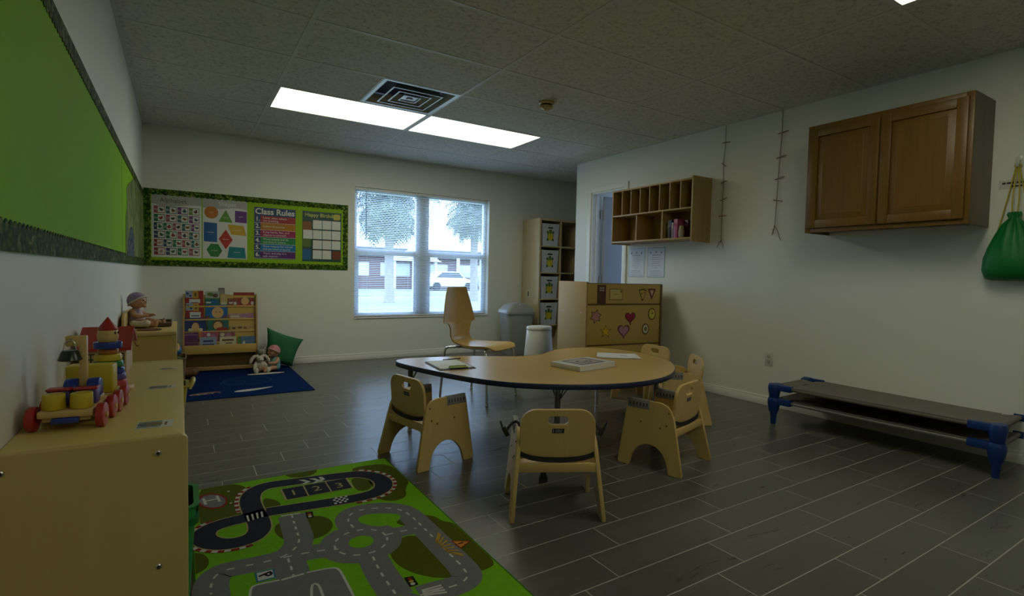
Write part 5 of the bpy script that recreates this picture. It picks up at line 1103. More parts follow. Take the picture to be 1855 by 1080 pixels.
RKX, RKY, RKA = .345, 6.065, math.radians(-3)
rk = thing('book_rack', 'tiered wooden book display rack full of picture books', 'book rack', (RKX, RKY, .0065), RKA)
RW = .33
for s_ in (-1, 1):
    b = MB(); M = T3(s_ * (RW - .008), 0, 0) @ Matrix(((0, 0, 1, 0), (1, 0, 0, 0), (0, 1, 0, 0), (0, 0, 0, 1)))
    b.add_mesh(plate([(-.055, 0), (.085, 0), (.085, .76), (.05, .775), (.03, .77), (-.085, .29), (-.085, .18), (-.055, .17)], [], .016, .002), M); b.build('side_panel', W_HONEY(2), rk)
b = MB(); b.box(-RW + .016, RW - .016, .07, .08, .02, .765); b.build('back_panel', W_HONEY(0), rk)
b = MB(); b.box(-RW + .016, RW - .016, -.05, -.034, .012, .05, .002); b.build('bottom_rail', W_HONEY(0), rk)
TIER = []
for k in range(5):
    zb_ = (.185, .285, .392, .512, .642)[k]; yf = -.09 + .028 * k; TIER.append((zb_, yf))
    b = MB(); hh = .088 if k == 0 else .016
    b.box(-RW + .016, RW - .016, yf, yf + .010, zb_, zb_ + hh, .002); b.box(-RW + .016, RW - .016, yf + .010, yf + .04, zb_, zb_ + .008)
    b.box(-RW + .016, RW - .016, yf + .034, yf + .04, zb_ + .008, (.285, .392, .512, .642, .76)[k])
    b.build('tier_ledge', W_PLAY(0), rk)
Mr = T3(RKX, RKY, .0065) @ RZ(RKA)
def pbook(label, k, x0, x1, ztop, cover, pics, layer=0, th=.008):
    """picture book standing in tier k; pics = list of (shape points in 0..1 of the cover, material)"""
    zb_, yf = TIER[k]; x0 -= RKX; x1 -= RKX; w = x1 - x0; z0 = zb_ + .009; h = ztop - .0065 - z0; lean = math.radians(-9)
    t_ = thing('picture_book', label, 'book', Mr @ Vector(((x0 + x1) / 2, yf + .0115 + layer * .009, z0)), 0, 'picture books on the display rack', rot=(lean, 0, RKA))
    b = MB(); b.box(-w / 2 + .002, w / 2 - .002, .001, th - .001, .002, h - .002); b.build('page_block', mat('page_edges', (.66, .65, .60), .7), t_)
    b = MB(); b.box(-w / 2, w / 2, 0, .0012, 0, h); b.box(-w / 2, w / 2, th - .0012, th, 0, h); b.box(-w / 2, -w / 2 + .0015, 0, th, 0, h); ms = [cover]
    for i, (pts, m) in enumerate(pics):
        ms.append(m); b.mi = i + 1; b.flat([((p[0] - .5) * w, p[1] * h) for p in pts], .0003 + .0002 * i, RX(PI / 2))
    b.build('cover', ms, t_); return t_
R4 = lambda a, b_, c, d: [(a, c), (b_, c), (b_, d), (a, d)]
E_ = lambda cx, cy, rx, ry, n=18: [(cx + rx * math.cos(2 * PI * i / n), cy + ry * math.sin(2 * PI * i / n)) for i in range(n)]
K = lambda n, c: mat('cover_' + n, c, .3)
kw, kr, ky, kb, kn, kt_, kf, kbr, kp, kg, kc, kl = K('wht', (.50, .52, .52)), K('red', (.24, .02, .02)), K('ochre', (.42, .24, .03)), K('blue', (.01, .11, .32)), K('navy', (.015, .03, .14)), K('teal', (.015, .12, .10)), K('face', (.55, .33, .14)), K('brown', (.10, .05, .03)), K('plum', (.09, .02, .12)), K('grass', (.07, .15, .04)), K('cream', (.50, .46, .30)), K('lilac', (.30, .14, .26))
mixp = lambda: [(R4(0, .42, .55, 1), K('pale', (.25, .30, .38))), (R4(.4, .72, .52, 1), ky), (R4(.72, 1, .0, 1), kr), (E_(.56, .75, .06, .14), kbr), (R4(.22, .82, 0, .46), kw), (R4(.3, .74, .2, .26), kn), (E_(.12, .82, .08, .07), kn), (E_(.28, .68, .07, .06), kn)]
pbook('patchwork-cover book with white title box, top left of the rack', 4, .034, .188, .815, kr, mixp())
pbook('patchwork-cover book with white title box, second row left', 3, .040, .194, .694, kr, mixp())
pbook('teal and white landscape book in the top row beside the patchwork book', 4, .206, .330, .808, kg, [(R4(.0, 1, .55, 1), K('pale2', (.30, .34, .30))), (E_(.35, .8, .22, .12), kg), (E_(.7, .72, .2, .14), kbr), (R4(0, 1, .1, .5), kt_), (E_(.6, .3, .25, .12), kb), (R4(.05, .4, .2, .3), kw)])
pbook('small grey photo book poking above the top row', 4, .319, .377, .846, K('greyph', (.12, .12, .10)), [(R4(.1, .9, .55, .9), K('greyph2', (.22, .21, .18)))], 1, .006)
pbook('narrow tan book in the top row left of the red book', 4, .338, .40, .782, K('tan', (.42, .32, .14)), [(R4(.15, .85, .05, .35), kc)])
pbook('brown book with white animals in the top row', 4, .405, .497, .738, K('rust', (.20, .07, .04)), [(E_(.3, .45, .2, .16), kw), (E_(.72, .35, .16, .2), kw), (E_(.3, .6, .1, .1), kbr)])
pbook('red picture book with a round face at the top right of the rack', 4, .457, .650, .800, kr, [(E_(.55, .42, .24, .34), kbr), (E_(.55, .36, .19, .28), kf), (E_(.9, .2, .08, .14), kw)], 1)
pbook('bright blue picture book with a round baby face in the second row', 3, .207, .402, .676, kb, [(E_(.55, .45, .27, .38), kf), (E_(.48, .5, .03, .04), kbr), (E_(.64, .5, .03, .04), kbr), (E_(.1, .1, .1, .12), kr), (E_(.9, .1, .1, .12), kr)])
pbook('navy picture book with a pale yellow face in the third row', 2, .022, .214, .548, kn, [(E_(.52, .30, .17, .36), kf), (E_(.3, .15, .1, .12), kc), (E_(.75, .15, .1, .12), kc)])
pbook('green picture book with a round face in the third row', 2, .222, .410, .543, kt_, [(E_(.5, .5, .26, .34), kbr), (E_(.5, .42, .2, .30), kf), (E_(.7, .15, .28, .16), kr)])
pbook('pink and lilac wide book low in the second row right', 3, .417, .640, .584, K('pinkish', (.34, .22, .24)), [(E_(.6, .6, .14, .3), kl), (R4(.75, 1, .0, 1), kl), (R4(.05, .4, .3, .6), kc)])
pbook('tan book with small animal drawings in the third row right', 2, .425, .645, .462, K('sand', (.40, .28, .10)), [(E_(.15, .5, .08, .2), kbr), (E_(.4, .6, .1, .2), kbr), (E_(.62, .5, .08, .22), K('rust2', (.25, .10, .02))), (R4(.78, 1, .55, .62), kbr)])
pbook('purple picture book in the fourth row left', 1, .024, .142, .418, kp, [(R4(0, 1, .66, .72), kl), (E_(.75, .2, .2, .15), kr), (R4(.1, .7, .78, .82), kl)])
pbook('pink striped book in the fourth row beside the purple one', 1, .152, .320, .412, K('rose', (.32, .07, .13)), [(R4(0, .14, .3, 1), K('orange2', (.4, .14, .03))), (E_(.5, .7, .1, .15), kw), (E_(.75, .6, .1, .14), kl)])
pbook('dull patterned book in the fourth row behind the cream book', 1, .326, .470, .408, K('mauve', (.20, .11, .11)), [(E_(.2, .7, .14, .16), kc), (E_(.6, .6, .16, .2), kl), (E_(.85, .75, .08, .12), kr)])
pbook('pale blue book with dark title in the bottom row', 0, .158, .306, .358, K('paleblue', (.22, .28, .38)), [(R4(.2, .8, .68, .8), kn), (R4(.15, .85, .5, .57), kn), (E_(.3, .2, .2, .14), kg)])
pbook('cream book with dark title in the bottom row', 0, .330, .478, .356, kc, [(R4(.15, .85, .72, .84), kbr), (R4(.35, .75, .55, .62), kbr), (E_(.5, .2, .25, .1), kr)])
pbook('blue book with white birds at the bottom right of the rack', 0, .492, .652, .354, K('slate', (.06, .13, .26)), [(R4(0, .2, 0, 1), kg), (R4(.5, .95, .18, .24), kbr), (E_(.35, .5, .08, .2), kw), (E_(.6, .4, .12, .08), kw)])
pbook('dark purple book in the bottom row at the left end', 0, .024, .148, .340, K('plum2', (.10, .025, .09)), [(R4(.0, 1, .4, .5), kl)])

# ------------------------------------------------------------------ road rug
exec_rug = RUG
MR = [mat('rug_green', (.15, .38, .010), .95, spec=.1, var=.14, nscale=60, bump=.6, bscale=400), mat('rug_olive', (.075, .09, .006), .95, spec=.1, var=.15, nscale=60, bump=.5, bscale=400), mat('rug_road', (.16, .16, .17), .95, spec=.1, var=.1, nscale=60, bump=.5, bscale=400), mat('rug_track', (.022, .024, .040), .95, spec=.1, var=.15, nscale=60, bump=.5, bscale=400),
      mat('rug_print_white', (.48, .48, .46), .95, spec=.1), mat('rug_print_cream', (.36, .31, .14), .95, spec=.1), mat('rug_print_red', (.22, .02, .015), .95, spec=.1), mat('rug_print_yellow', (.42, .27, .03), .95, spec=.1), mat('rug_print_black', (.012, .012, .014), .95, spec=.1), mat('rug_edge', (.04, .13, .01), .95, spec=.1), mat('rug_print_blue', (.03, .15, .26), .95, spec=.1), mat('rug_print_orange', (.50, .20, .03), .95, spec=.1)]
b = MB(); RX0, RX1, RY0, RY1 = .03, .952, .72, 2.79
b.mi = 9; b.box(RX0, RX1, RY0, RY1, 0, .0075, .002); b.mi = 0; b.box(RX0 + .007, RX1 - .007, RY0 + .007, RY1 - .007, .006, .0082)
LV = lambda n: .0083 + .0003 * n
clampx = lambda L: [(min(max(p[0], RX0 + .008), RX1 - .008), min(max(p[1], RY0 + .008), RY1 - .008)) for p in L]
smooth = lambda L, n=2, c=True: [(p.x, p.y) for p in chaikin([(x, y, 0) for x, y in L], n, c)]
b.mi = 1
for L in RUG['BLOBS']: b.flat(clampx(smooth(L)), LV(0))
b.flat(clampx(smooth([(.10, 1.05), (.3, 1.0), (.55, 1.1), (.5, 1.3), (.25, 1.32), (.1, 1.2)])), LV(0)); b.flat(clampx(smooth([(.6, .8), (.9, .85), (.93, 1.1), (.75, 1.15), (.62, 1.0)])), LV(0))
b.mi = 2
ROADS = {k_: smooth(RUG[k_], 2, False) for k_ in ('R1', 'R2', 'R3', 'R4', 'R5', 'R6')}
for k_, L in ROADS.items(): b.stroke(L, .105 if k_ != 'R4' else .08, LV(1 + .09 * int(k_[1])))
ring = RUG['RING'][:-1]; cxr = sum(p[0] for p in ring) / len(ring); cyr = sum(p[1] for p in ring) / len(ring)
rr = sum(math.hypot(p[0] - cxr, p[1] - cyr) for p in ring) / len(ring)
b.flat(circ(cxr, cyr, rr + .055, 40), LV(1.7))
pk = smooth(RUG['PARK'], 1, False); b.flat(pk, LV(1.8))
def ext(pts, dirv, L): return pts + [(pts[-1][0] + dirv[0] * L, pts[-1][1] + dirv[1] * L)]
b.stroke(ext(ROADS['R1'][-2:], (0, -1), .9)[1:], .105, LV(.8)); b.stroke([ROADS['R5'][-1], (.50, 1.2), (.50, .8)], .105, LV(.7)); b.stroke([ROADS['R3'][-1], (.5, 1.42)], .105, LV(.9))
b.mi = 0
b.flat(circ(cxr, cyr, rr - .05, 30), LV(2))
for L in RUG['GREENS'][1:2]: b.flat(smooth(L), LV(2))
b.mi = 4
def dashes(L, on, off, w, z):
    d = 0; acc = []
    for p, q in zip(L, L[1:]):
        seg = math.hypot(q[0] - p[0], q[1] - p[1]); n_ = max(1, int(seg / .004))
        for i in range(n_):
            t0, t1 = i / n_, (i + 1) / n_
            if (d % (on + off)) < on: b.stroke([(p[0] + (q[0] - p[0]) * t0, p[1] + (q[1] - p[1]) * t0), (p[0] + (q[0] - p[0]) * t1, p[1] + (q[1] - p[1]) * t1)], w, z)
            d += seg / n_
for k_ in ROADS: dashes(ROADS[k_], .026, .030, .0075, LV(3))
dashes(circ(cxr, cyr, rr, 40) + [(cxr + rr, cyr)], .026, .030, .0075, LV(3))
b.mi = 0; b.flat(circ(cxr, cyr, rr - .05, 30), LV(3.2)); b.mi = 4
for L in RUG['PARKL']: b.stroke(smooth(L, 1, False), .008, LV(3))
for L in RUG['STOPL']: b.stroke(L, .010, LV(3.4))
for L in RUG['XW']:
    p0, p1, p2, p3, p4 = L
    for i in range(4): t_ = (i + .5) / 4; b.stroke([(p0[0] + (p4[0] - p0[0]) * t_, p0[1] + (p4[1] - p0[1]) * t_), (p1[0] + (p3[0] - p1[0]) * t_, p1[1] + (p3[1] - p1[1]) * t_)], .009, LV(3.4))
# race track
TR = smooth(RUG['TRACK'], 2, False)
def offs(L, d):
    out = []
    for i in range(len(L)):
        a, c_ = Vector(L[max(0, i - 1)]), Vector(L[min(len(L) - 1, i + 1)]); t_ = (c_ - a).normalized(); out.append((L[i][0] - t_.y * d, L[i][1] + t_.x * d))
    return out
b.mi = 6
for seg, s_ in ((TR[8:34], 1), (TR[42:56], 1), (TR[62:88], 1)):
    pass
nT = len(TR) // 2; b.mi = 5; b.stroke(TR[:nT + 1], .093, LV(4)); b.stroke(TR[nT:], .093, LV(4.15)); b.flat(RUG['PIT'], LV(4.3))
b.mi = 3; b.stroke(TR[:nT + 1], .082, LV(4.6)); b.stroke(TR[nT:], .082, LV(4.75)); b.flat([(x + (.006 if i in (0, 3) else -.006), y - .004 * (-1 if i > 1 else 1)) for i, (x, y) in enumerate(RUG['PIT'])], LV(4.95))
b.mi = 5
for L in RUG['PITL']: b.stroke(L, .006, LV(5.2))
for nm_, ch in (('N1', '1'), ('N2', '2'), ('N3', '3')):
    x, y = RUG[nm_][0]; b.add_mesh(text(ch, .085, .0001), T3(x, y, LV(5.5)))
b.mi = 4
for L in RUG['CHEV']: b.flat(L, LV(6))
q = RUG['CHECK']; bl_ = lambda u, v: tuple(q[0][k] * (1 - u) * (1 - v) + q[1][k] * u * (1 - v) + q[2][k] * u * v + q[3][k] * (1 - u) * v for k in (0, 1))
for i in range(6):
    for j in range(4):
        if (i + j) % 2: b.flat([bl_(i / 6, j / 4), bl_((i + 1) / 6, j / 4), bl_((i + 1) / 6, (j + 1) / 4), bl_(i / 6, (j + 1) / 4)], LV(6))
q = RUG['BRIDGE']
for i in range(4): u = (i + .2) / 4; b.flat([bl_(u, .0), bl_(u + .11, .0), bl_(u + .11 - .05, 1.), bl_(u - .05, 1.)], LV(6))
def kerb(seg, d):
    L = offs(seg, d); tot = 0
    for p, q_ in zip(L, L[1:]):
        n_ = max(1, int(math.hypot(q_[0] - p[0], q_[1] - p[1]) / .006))
        for i in range(n_):
            b.mi = 4 if int(tot / .022) % 2 else 6; t0, t1 = i / n_, (i + 1) / n_
            b.stroke([(p[0] + (q_[0] - p[0]) * t0, p[1] + (q_[1] - p[1]) * t0), (p[0] + (q_[0] - p[0]) * t1, p[1] + (q_[1] - p[1]) * t1)], .016, LV(4.2)); tot += math.hypot(q_[0] - p[0], q_[1] - p[1]) / n_
tp = lambda a, c_: TR[int(a * (len(TR) - 1)):int(c_ * (len(TR) - 1))]
kerb(tp(.07, .32), -.054); kerb(tp(.42, .53), -.054); kerb(tp(.66, .88), .054)
# helipad, signs
b.mi = 6; b.flat(RUG['HELIR'], LV(3)); b.mi = 2; b.flat(RUG['HELI'], LV(3.4)); b.mi = 4; x, y = RUG['H'][0]; b.add_mesh(text('H', .11, .0001), T3(x, y, LV(4.0)) @ RZ(.1))
for k_ in range(8): b.mi = 4 if k_ % 2 else 6; b.flat(circ(x + .10 * math.cos(k_ * .785), y + .10 * math.sin(k_ * .785), .006, 8), LV(3.2))
b.mi = 10; b.flat(RUG['PSIGN'], LV(4)); c_ = [sum(p[k_] for p in RUG['PSIGN']) / 4 for k_ in (0, 1)]; b.mi = 4; b.flat([(c_[0] + (p[0] - c_[0]) * .82, c_[1] + (p[1] - c_[1]) * .8) for p in RUG['PSIGN']], LV(4.4)); b.mi = 8; b.add_mesh(text('P', .055, .0001, bold=.002), T3(c_[0], c_[1], LV(5)) @ RZ(-1.25))
for L in RUG['LIGHTS']:
    b.mi = 8; b.flat(L, LV(4)); c_ = [sum(p[k_] for p in L) / 4 for k_ in (0, 1)]; d_ = ((L[3][0] + L[2][0] - L[0][0] - L[1][0]) / 2, (L[3][1] + L[2][1] - L[0][1] - L[1][1]) / 2)
    for f, m_ in ((-.28, 6), (0, 7), (.28, 4)): b.mi = m_; b.flat(circ(c_[0] + d_[0] * f, c_[1] + d_[1] * f, .008, 10), LV(4.5))
b.mi = 6; L = RUG['TRI']; c_ = [sum(p[k_] for p in L) / 3 for k_ in (0, 1)]; b.flat([(c_[0] + (p[0] - c_[0]) * 1.25, c_[1] + (p[1] - c_[1]) * 1.25) for p in L], LV(4)); b.mi = 11; b.flat(L, LV(4.4)); b.mi = 8; b.stroke([(c_[0] - .012, c_[1]), (c_[0] + .012, c_[1] + .002)], .007, LV(5)); b.flat(circ(c_[0] - .02, c_[1], .004, 8), LV(5))
b.mi = 7; L = RUG['YEL']; b.stroke(L[2:] + L[:1], .007, LV(4.6)); b.stroke([L[1], L[2]], .007, LV(4.6))
for i in range(7):
    u = (i + .5) / 7; p = (L[0][0] + (L[1][0] - L[0][0]) * u, L[0][1] + (L[1][1] - L[0][1]) * u); s2 = (L[3][0] + (L[2][0] - L[3][0]) * u, L[3][1] + (L[2][1] - L[3][1]) * u); b.stroke([p, s2], .008, LV(4.6))
rr_ = b.build('road_rug', MR); tag(rr_, 'bright green play rug printed with grey roads and a race track', 'rug')
# ------------------------------------------------------------------ play unit standing by the right wall
pu = thing('play_unit', 'wooden play unit with picture cutouts below the wall cubby', 'play unit', (3.155, 3.70, 0), math.radians(-7))
W_, Dp, Hh = .865, .50, .972
M = Matrix(((0, 0, 1, 0), (1, 0, 0, 0), (0, 1, 0, 0), (0, 0, 0, 1)))
b = MB(); b.box(-.018, 0, -.004, Dp, 0, .99, .003); b.build('side_panel', wood('unit_side', (.42, .29, .11), (.36, .245, .085), 2, 1, .65, .2), pu)
b = MB(); b.box(W_ - .018, W_, .0, Dp, 0, .95, .003); b.build('side_panel', W_PLAY(2), pu)
SECT = [(.0, .389), (.405, .772), (.788, Hh)]
WF = wood('unit_front', (.58, .40, .11), (.50, .34, .09), 0, .6, .4, .4)
for z0, z1 in SECT:
    b = MB(); b.box(.001, W_ - .02, 0, .014, z0, z1, .003); b.build('front_board', WF, pu)
b = MB(); b.box(.001, W_ - .02, .006, .018, 0, Hh - .01); b.box(W_ - .02, W_ + .002, -.006, .014, 0, Hh, .002); b.box(.0, W_, .001, .018, Hh, Hh + .006); b.build('backing_frame', wood('unit_trim', (.16, .10, .025), (.12, .075, .018), 0, .8, .4, .4), pu)
b = MB(); b.box(0, W_ - .018, .018, Dp, .45, .466); b.build('counter', W_PLAY(0), pu)
FR = lambda x, z: T3(x, -.0005, z) @ RX(PI / 2)
gx = lambda px: (px - 535) / (1405 - 535) * (W_ - .02)
def gz(py, px):
    t_ = (px - 535) / 870; top, mid, low = 145 + 0 * t_, 388, 865 - 37 * t_
    return Hh - (py - top) / (mid - top) * (Hh - .78) if py < mid else .78 - (py - mid) / (low - mid) * (.78 - .397)
def cut(label, px, py, layers):
    x, z = gx(px), gz(py, px); b = MB(); ms = []
    for i, (pts, m) in enumerate(layers): b.mi = i; ms.append(m); b.prism(pts, .0 + .0012 * i, .0022 + .0012 * i, FR(x, z))
    o = b.build('picture_cutout', ms, pu); o['label'] = label
C_ = lambda n, c: mat('cutout_' + n, c, .45)
dk = C_('dark', (.07, .045, .02))
cut('brown door picture cutout', 690, 270, [(rrect(.096, .178, .003), C_('door', (.10, .03, .018)))] + [(rrect(.02, .016, .001, 2, sx * .013, .05 + sz * .011), C_('palepane', (.40, .38, .34))) for sx in (-1, 1) for sz in (-1, 1)])
cut('yellow envelope picture cutout', 858, 268, [(rrect(.150, .104, .002), dk), (rrect(.140, .094, .002), C_('envelope', (.62, .50, .16))), (rrect(.016, .024, .001, 2, .056, .028), C_('stamp', (.2, .14, .05))), (rrect(.05, .004, .001, 2, 0, .0), C_('stamp', (.2, .14, .05)))])
cut('pizza slice picture cutout', 1180, 268, [([(-.046, .046), (0, .058), (.046, .046), (.004, -.062), (-.004, -.062)], dk), ([(-.036, .036), (.0, .046), (.036, .036), (0, -.05)], C_('pizza', (.62, .44, .06))), (circ(-.01, .01, .008, 10), C_('pepper', (.25, .07, .03))), (circ(.012, .02, .007, 10), C_('pepper', (.25, .07, .03)))])
cut('red and white triangle picture cutout', 1295, 258, [([(-.05, .05), (.05, .05), (.0, -.058)], C_('tri', (.14, .03, .025))), ([(-.024, .034), (.024, .034), (.0, -.024)], C_('tripale', (.62, .46, .42)))])
cut('pink six-point star cutout', 630, 525, [(star(0, 0, .068, .040, 6, .3), dk), (star(0, 0, .056, .034, 6, .3), C_('pink', (.50, .23, .24)))])
cut('yellow star cutout', 748, 698, [(star(0, 0, .064, .028, 5), dk), (star(0, 0, .052, .023, 5), C_('yellow', (.70, .50, .012)))])
cut('magenta heart balloon cutout', 1036, 540, [([(p[0], p[1]) for p in heart(0, .004, .125)], dk), ([(p[0], p[1]) for p in heart(0, .004, .108)], C_('magenta', (.30, .01, .07))), ([(-.008, -.066), (.010, -.070), (.004, -.052)], dk)])
cut('lilac heart balloon cutout', 960, 690, [(heart(0, .004, .142), C_('plumrim', (.16, .05, .10))), (heart(0, .004, .108), C_('lilac', (.48, .24, .33))), ([(-.004, -.072), (.010, -.076), (.004, -.056)], C_('plumrim', (.16, .05, .10)))])
cut('yellow clock cutout', 1305, 498, [(circ(0, 0, .046, 26, .058), dk), (circ(0, 0, .037, 26, .048), C_('clock', (.68, .60, .09))), ([(-.002, 0), (.002, 0), (.002, .036), (-.002, .036)], dk), ([(0, -.002), (.016, .012), (.013, .015), (-.003, .002)], dk)])
cut('white ring button cutout', 1228, 668, [(circ(0, 0, .042, 26, .052), dk), (circ(0, 0, .033, 26, .042), C_('white', (.66, .64, .52))), (circ(0, 0, .015, 18, .019), dk), (circ(0, 0, .006, 12, .007), C_('white', (.66, .64, .52)))])
for z in (.70, .30):
    for y in (.08, .40):
        b = MB(); b.lathe([(.006, 0), (.005, .002), (0, .0025)], (0, 0, 0), 10, T3(-.0182, y, z) @ RY(-PI / 2)); b.build('screw', M_STEEL, pu)
# ------------------------------------------------------------------ cube tower with bins in the alcove
tw = thing('cube_tower', 'tall pale wood cube shelf with animal bins, in the alcove', 'shelf', (4.06, YB - .015, 0))
cwid, rows_, Dt, tt = .345, 5, .415, .03; HT = 1.815; pitch = (HT - tt) / rows_
W_T = lambda ax: wood('tower_%d' % ax, (.52, .42, .235), (.43, .34, .18), ax, 1, .38, .5)
for x in (0, 2 * cwid + .0):
    b = MB(); b.box(x, x + tt, -Dt, 0, 0, HT, .002); b.build('side_panel', W_T(2), tw)
b = MB(); b.box(cwid + .006, cwid + .024, -Dt + .003, 0, tt, HT - tt); b.build('divider', W_T(2), tw)
for k_ in range(rows_ + 1):
    b = MB(); z = k_ * pitch; b.box(tt, 2 * cwid, -Dt + .001, 0, z, z + (tt if k_ in (0, rows_) else .018), .001); b.build('shelf_board', W_T(0), tw)
b = MB(); b.box(tt, 2 * cwid, -.008, 0, tt, HT - tt); b.build('back_panel', W_T(0), tw)
b = MB(); b.box(-.005, 0, -.21, -.15, .735, .845, .001); b.mi = 1; b.box(-.006, -.005, -.192, -.168, .755, .825); b.build('outlet_plate', [mat('plate_ivory', (.55, .52, .40), .4), M_DARK], tw)
M_BIN = mat('bin_white', (.50, .51, .55), .7, var=.03); M_TURT = C_('turtle', (.55, .45, .02)); M_TG = C_('turtle_green', (.05, .11, .02))
NM = ['top', 'second', 'third', 'fourth']
proto = None
for r_ in range(4):
    zb_ = HT - tt - pitch * (r_ + 1) + tt - .012 + .0005
    loc = (4.06 + tt + .158, YB - .015 - Dt + .012, zb_); lab = 'white storage bin with turtle picture, %s in the cube shelf column' % NM[r_]
    if proto is None:
        t_ = thing('storage_bin', lab, 'bin', loc, 0, 'turtle picture bins in the cube shelf'); proto = t_
        w0, w1, d0, h_ = .128, .145, .30, .30; b = MB()
        b.loft([[(-w0, .008, 0), (w0, .008, 0), (w0, d0, 0), (-w0, d0, 0)], [(-w1, 0, h_), (w1, 0, h_), (w1, d0 + .01, h_), (-w1, d0 + .01, h_)], [(-w1 + .005, .005, h_), (w1 - .005, .005, h_), (w1 - .005, d0, h_), (-w1 + .005, d0, h_)], [(-w0 + .005, .013, .005), (w0 - .005, .013, .005), (w0 - .005, d0 - .005, .005), (-w0 + .005, d0 - .005, .005)]]); b.build('body', M_BIN, t_)
        al = math.atan2(.008, h_); MF = T3(0, .0075, 0) @ RX(PI / 2 + al)
        b = MB(); b.prism(rrect(.084, .020, .008, 4, 0, .245), .0, .0012, MF); b.build('handle_slot', M_DARK, t_)
        b = MB()
        for sx in (-1, 1):
            for sz in (-1, 1): b.prism(circ(sx * .045, .135 + sz * .050, .016, 12, .019), .0, .001, MF)
        b.prism(circ(0, .135, .052, 22, .060), .0, .0012, MF); b.prism(circ(0, .205, .024, 14, .018), .0, .0012, MF); b.mi = 1; b.prism(circ(0, .130, .046, 22, .054), .0012, .002, MF); b.mi = 2; b.prism(circ(0, .172, .018, 14, .008), .002, .0024, MF); b.build('turtle_picture', [M_TG, M_TURT, M_DARK], t_)
    else: dup(proto, loc, 0, lab)
# ------------------------------------------------------------------ bins on the floor
tr = thing('trash_bin', 'grey plastic bin with a swing lid against the back wall', 'trash bin', (3.76, 5.84, 0), math.radians(-3))
M_TB = mat('bin_grey', (.30, .30, .285), .35, var=.04); 
def rr_ring(w, d, z, r=.05): return [(p[0], p[1], z) for p in rrect(w, d, r, 5)]
b = MB(); b.loft([rr_ring(.33, .23, 0), rr_ring(.34, .24, .02), rr_ring(.405, .29, .53)]); b.build('body', M_TB, tr)
b = MB(); b.loft([rr_ring(.425, .31, .53), rr_ring(.43, .315, .535), rr_ring(.425, .31, .575), rr_ring(.38, .29, .60), rr_ring(.30, .26, .645), rr_ring(.20, .20, .672), rr_ring(.10, .12, .68)]); b.build('lid', M_TB, tr)
b = MB(); b.lathe([(.0, .004), (.012, .003), (.014, 0)], (-.02, -.118, .652), 12, RX(.9)); b.build('lid_button', mat('lid_button', (.55, .55, .53), .3), tr)
b = MB(); b.box(.196, .204, -.03, .05, .47, .51, .002, T3(.0, 0, 0)); b.build('side_grip', M_DARK, tr)
pa = thing('white_pail', 'white tapered plastic pail standing behind the kidney table', 'pail', (3.34, 4.72, 0))
M_PW = mat('pail_white', (.60, .60, .57), .35, var=.03)
b = MB(); b.lathe([(.178, 0), (.184, .01), (.146, .44), (.143, .445)], (0, 0, 0), 36, None, 1, .8); b.build('body', M_PW, pa)
b = MB(); b.lathe([(.148, .4455), (.150, .452), (.149, .472), (.140, .482), (.08, .488), (0, .49)], (0, 0, 0), 36, None, 1, .8); b.build('lid', M_PW, pa)

# ------------------------------------------------------------------ outdoors, seen through the blind
M_LAWN = mat('lawn', (.24, .25, .16), .9, var=.15, nscale=.6); M_ASPH = mat('asphalt', (.20, .20, .20), .9, var=.08, nscale=.5)
b = MB(); b.box(-60, 110, YB + .15, 120, -.35, -.15); g = struct(b.build('ground', M_LAWN))
b = MB(); b.box(-60, 110, 27, 38, -.15, -.14); r_ = struct(b.build('road', M_ASPH))
b = MB(); b.box(-60, 110, 12.4, 14.0, -.15, -.14); struct(b.build('sidewalk', mat('walkway', (.55, .54, .50), .9)))
M_TRUNK = mat('palm_trunk', (.30, .27, .26), .9, var=.3, nscale=8); M_FROND = mat('palm_frond', (.14, .17, .13), .7, var=.3, nscale=2)
def palm(label, x, y, h, cr, nf, seed, rt=.19):
    random.seed(seed); t_ = thing('palm_tree', label, 'tree', (x, y, -.15), 0, 'palm trees outside the window')
    b = MB(); b.tube([(0, 0, 0), (.02, 0, .4), (.0, .02, h * .5), (.03, 0, h)], [rt * 1.25, rt, rt * .9, rt * 1.0], 12); b.build('trunk', M_TRUNK, t_)
    b = MB(); b2 = bmesh.new()
    for i in range(nf):
        az = 2 * PI * random.random(); el = math.radians(random.uniform(-40, 80)); L = cr * random.uniform(.8, 1.1); d = Vector((math.cos(az), math.sin(az), 0)); p = Vector((.03, 0, h)); a = el
        s_ = L / 8; pts = []
        for k_ in range(9): pts.append(p.copy()); p = p + d * math.cos(a) * s_ + Vector((0, 0, math.sin(a) * s_)); a -= math.radians(random.uniform(9, 15)) * (1 if el > -.5 else .5)
        side = Vector((-d.y, d.x, 0))
        for k_ in range(1, 8):
            for sg_ in (-1, 1):
                for q_ in range(2):
                    base_ = pts[k_].lerp(pts[k_ + 1], q_ / 2); ll = cr * .30 * math.sin(PI * (k_ + q_ / 2 + .6) / 9.2) + .12
                    tip = base_ + side * sg_ * ll + (pts[k_ + 1] - pts[k_]).normalized() * ll * .55 + Vector((0, 0, -ll * .45)); w_ = (pts[k_ + 1] - pts[k_]).normalized() * .035
                    b2.faces.new([b2.verts.new(v) for v in (base_ - w_, base_ + w_, tip)])
        for k_ in range(8):
            w_ = side * .02; b2.faces.new([b2.verts.new(v) for v in (pts[k_] - w_, pts[k_] + w_, pts[k_ + 1] + w_ * .8, pts[k_ + 1] - w_ * .8)])
    b.add_bm(b2); b.build('fronds', M_FROND, t_)
palm('left palm tree on the lawn seen through the window', 7.04, 20.4, 4.1, 2.1, 95, 3)
palm('right palm tree seen through the upper right window pane', 11.45, 21.5, 4.1, 1.75, 85, 5)
bd = thing('shop_building', 'low pinkish brick building across the road outside', 'building', (16.0, 40, -.15))
M_BRK = mat('pale_brick', (.14, .085, .08), .8, var=.1, nscale=.5)
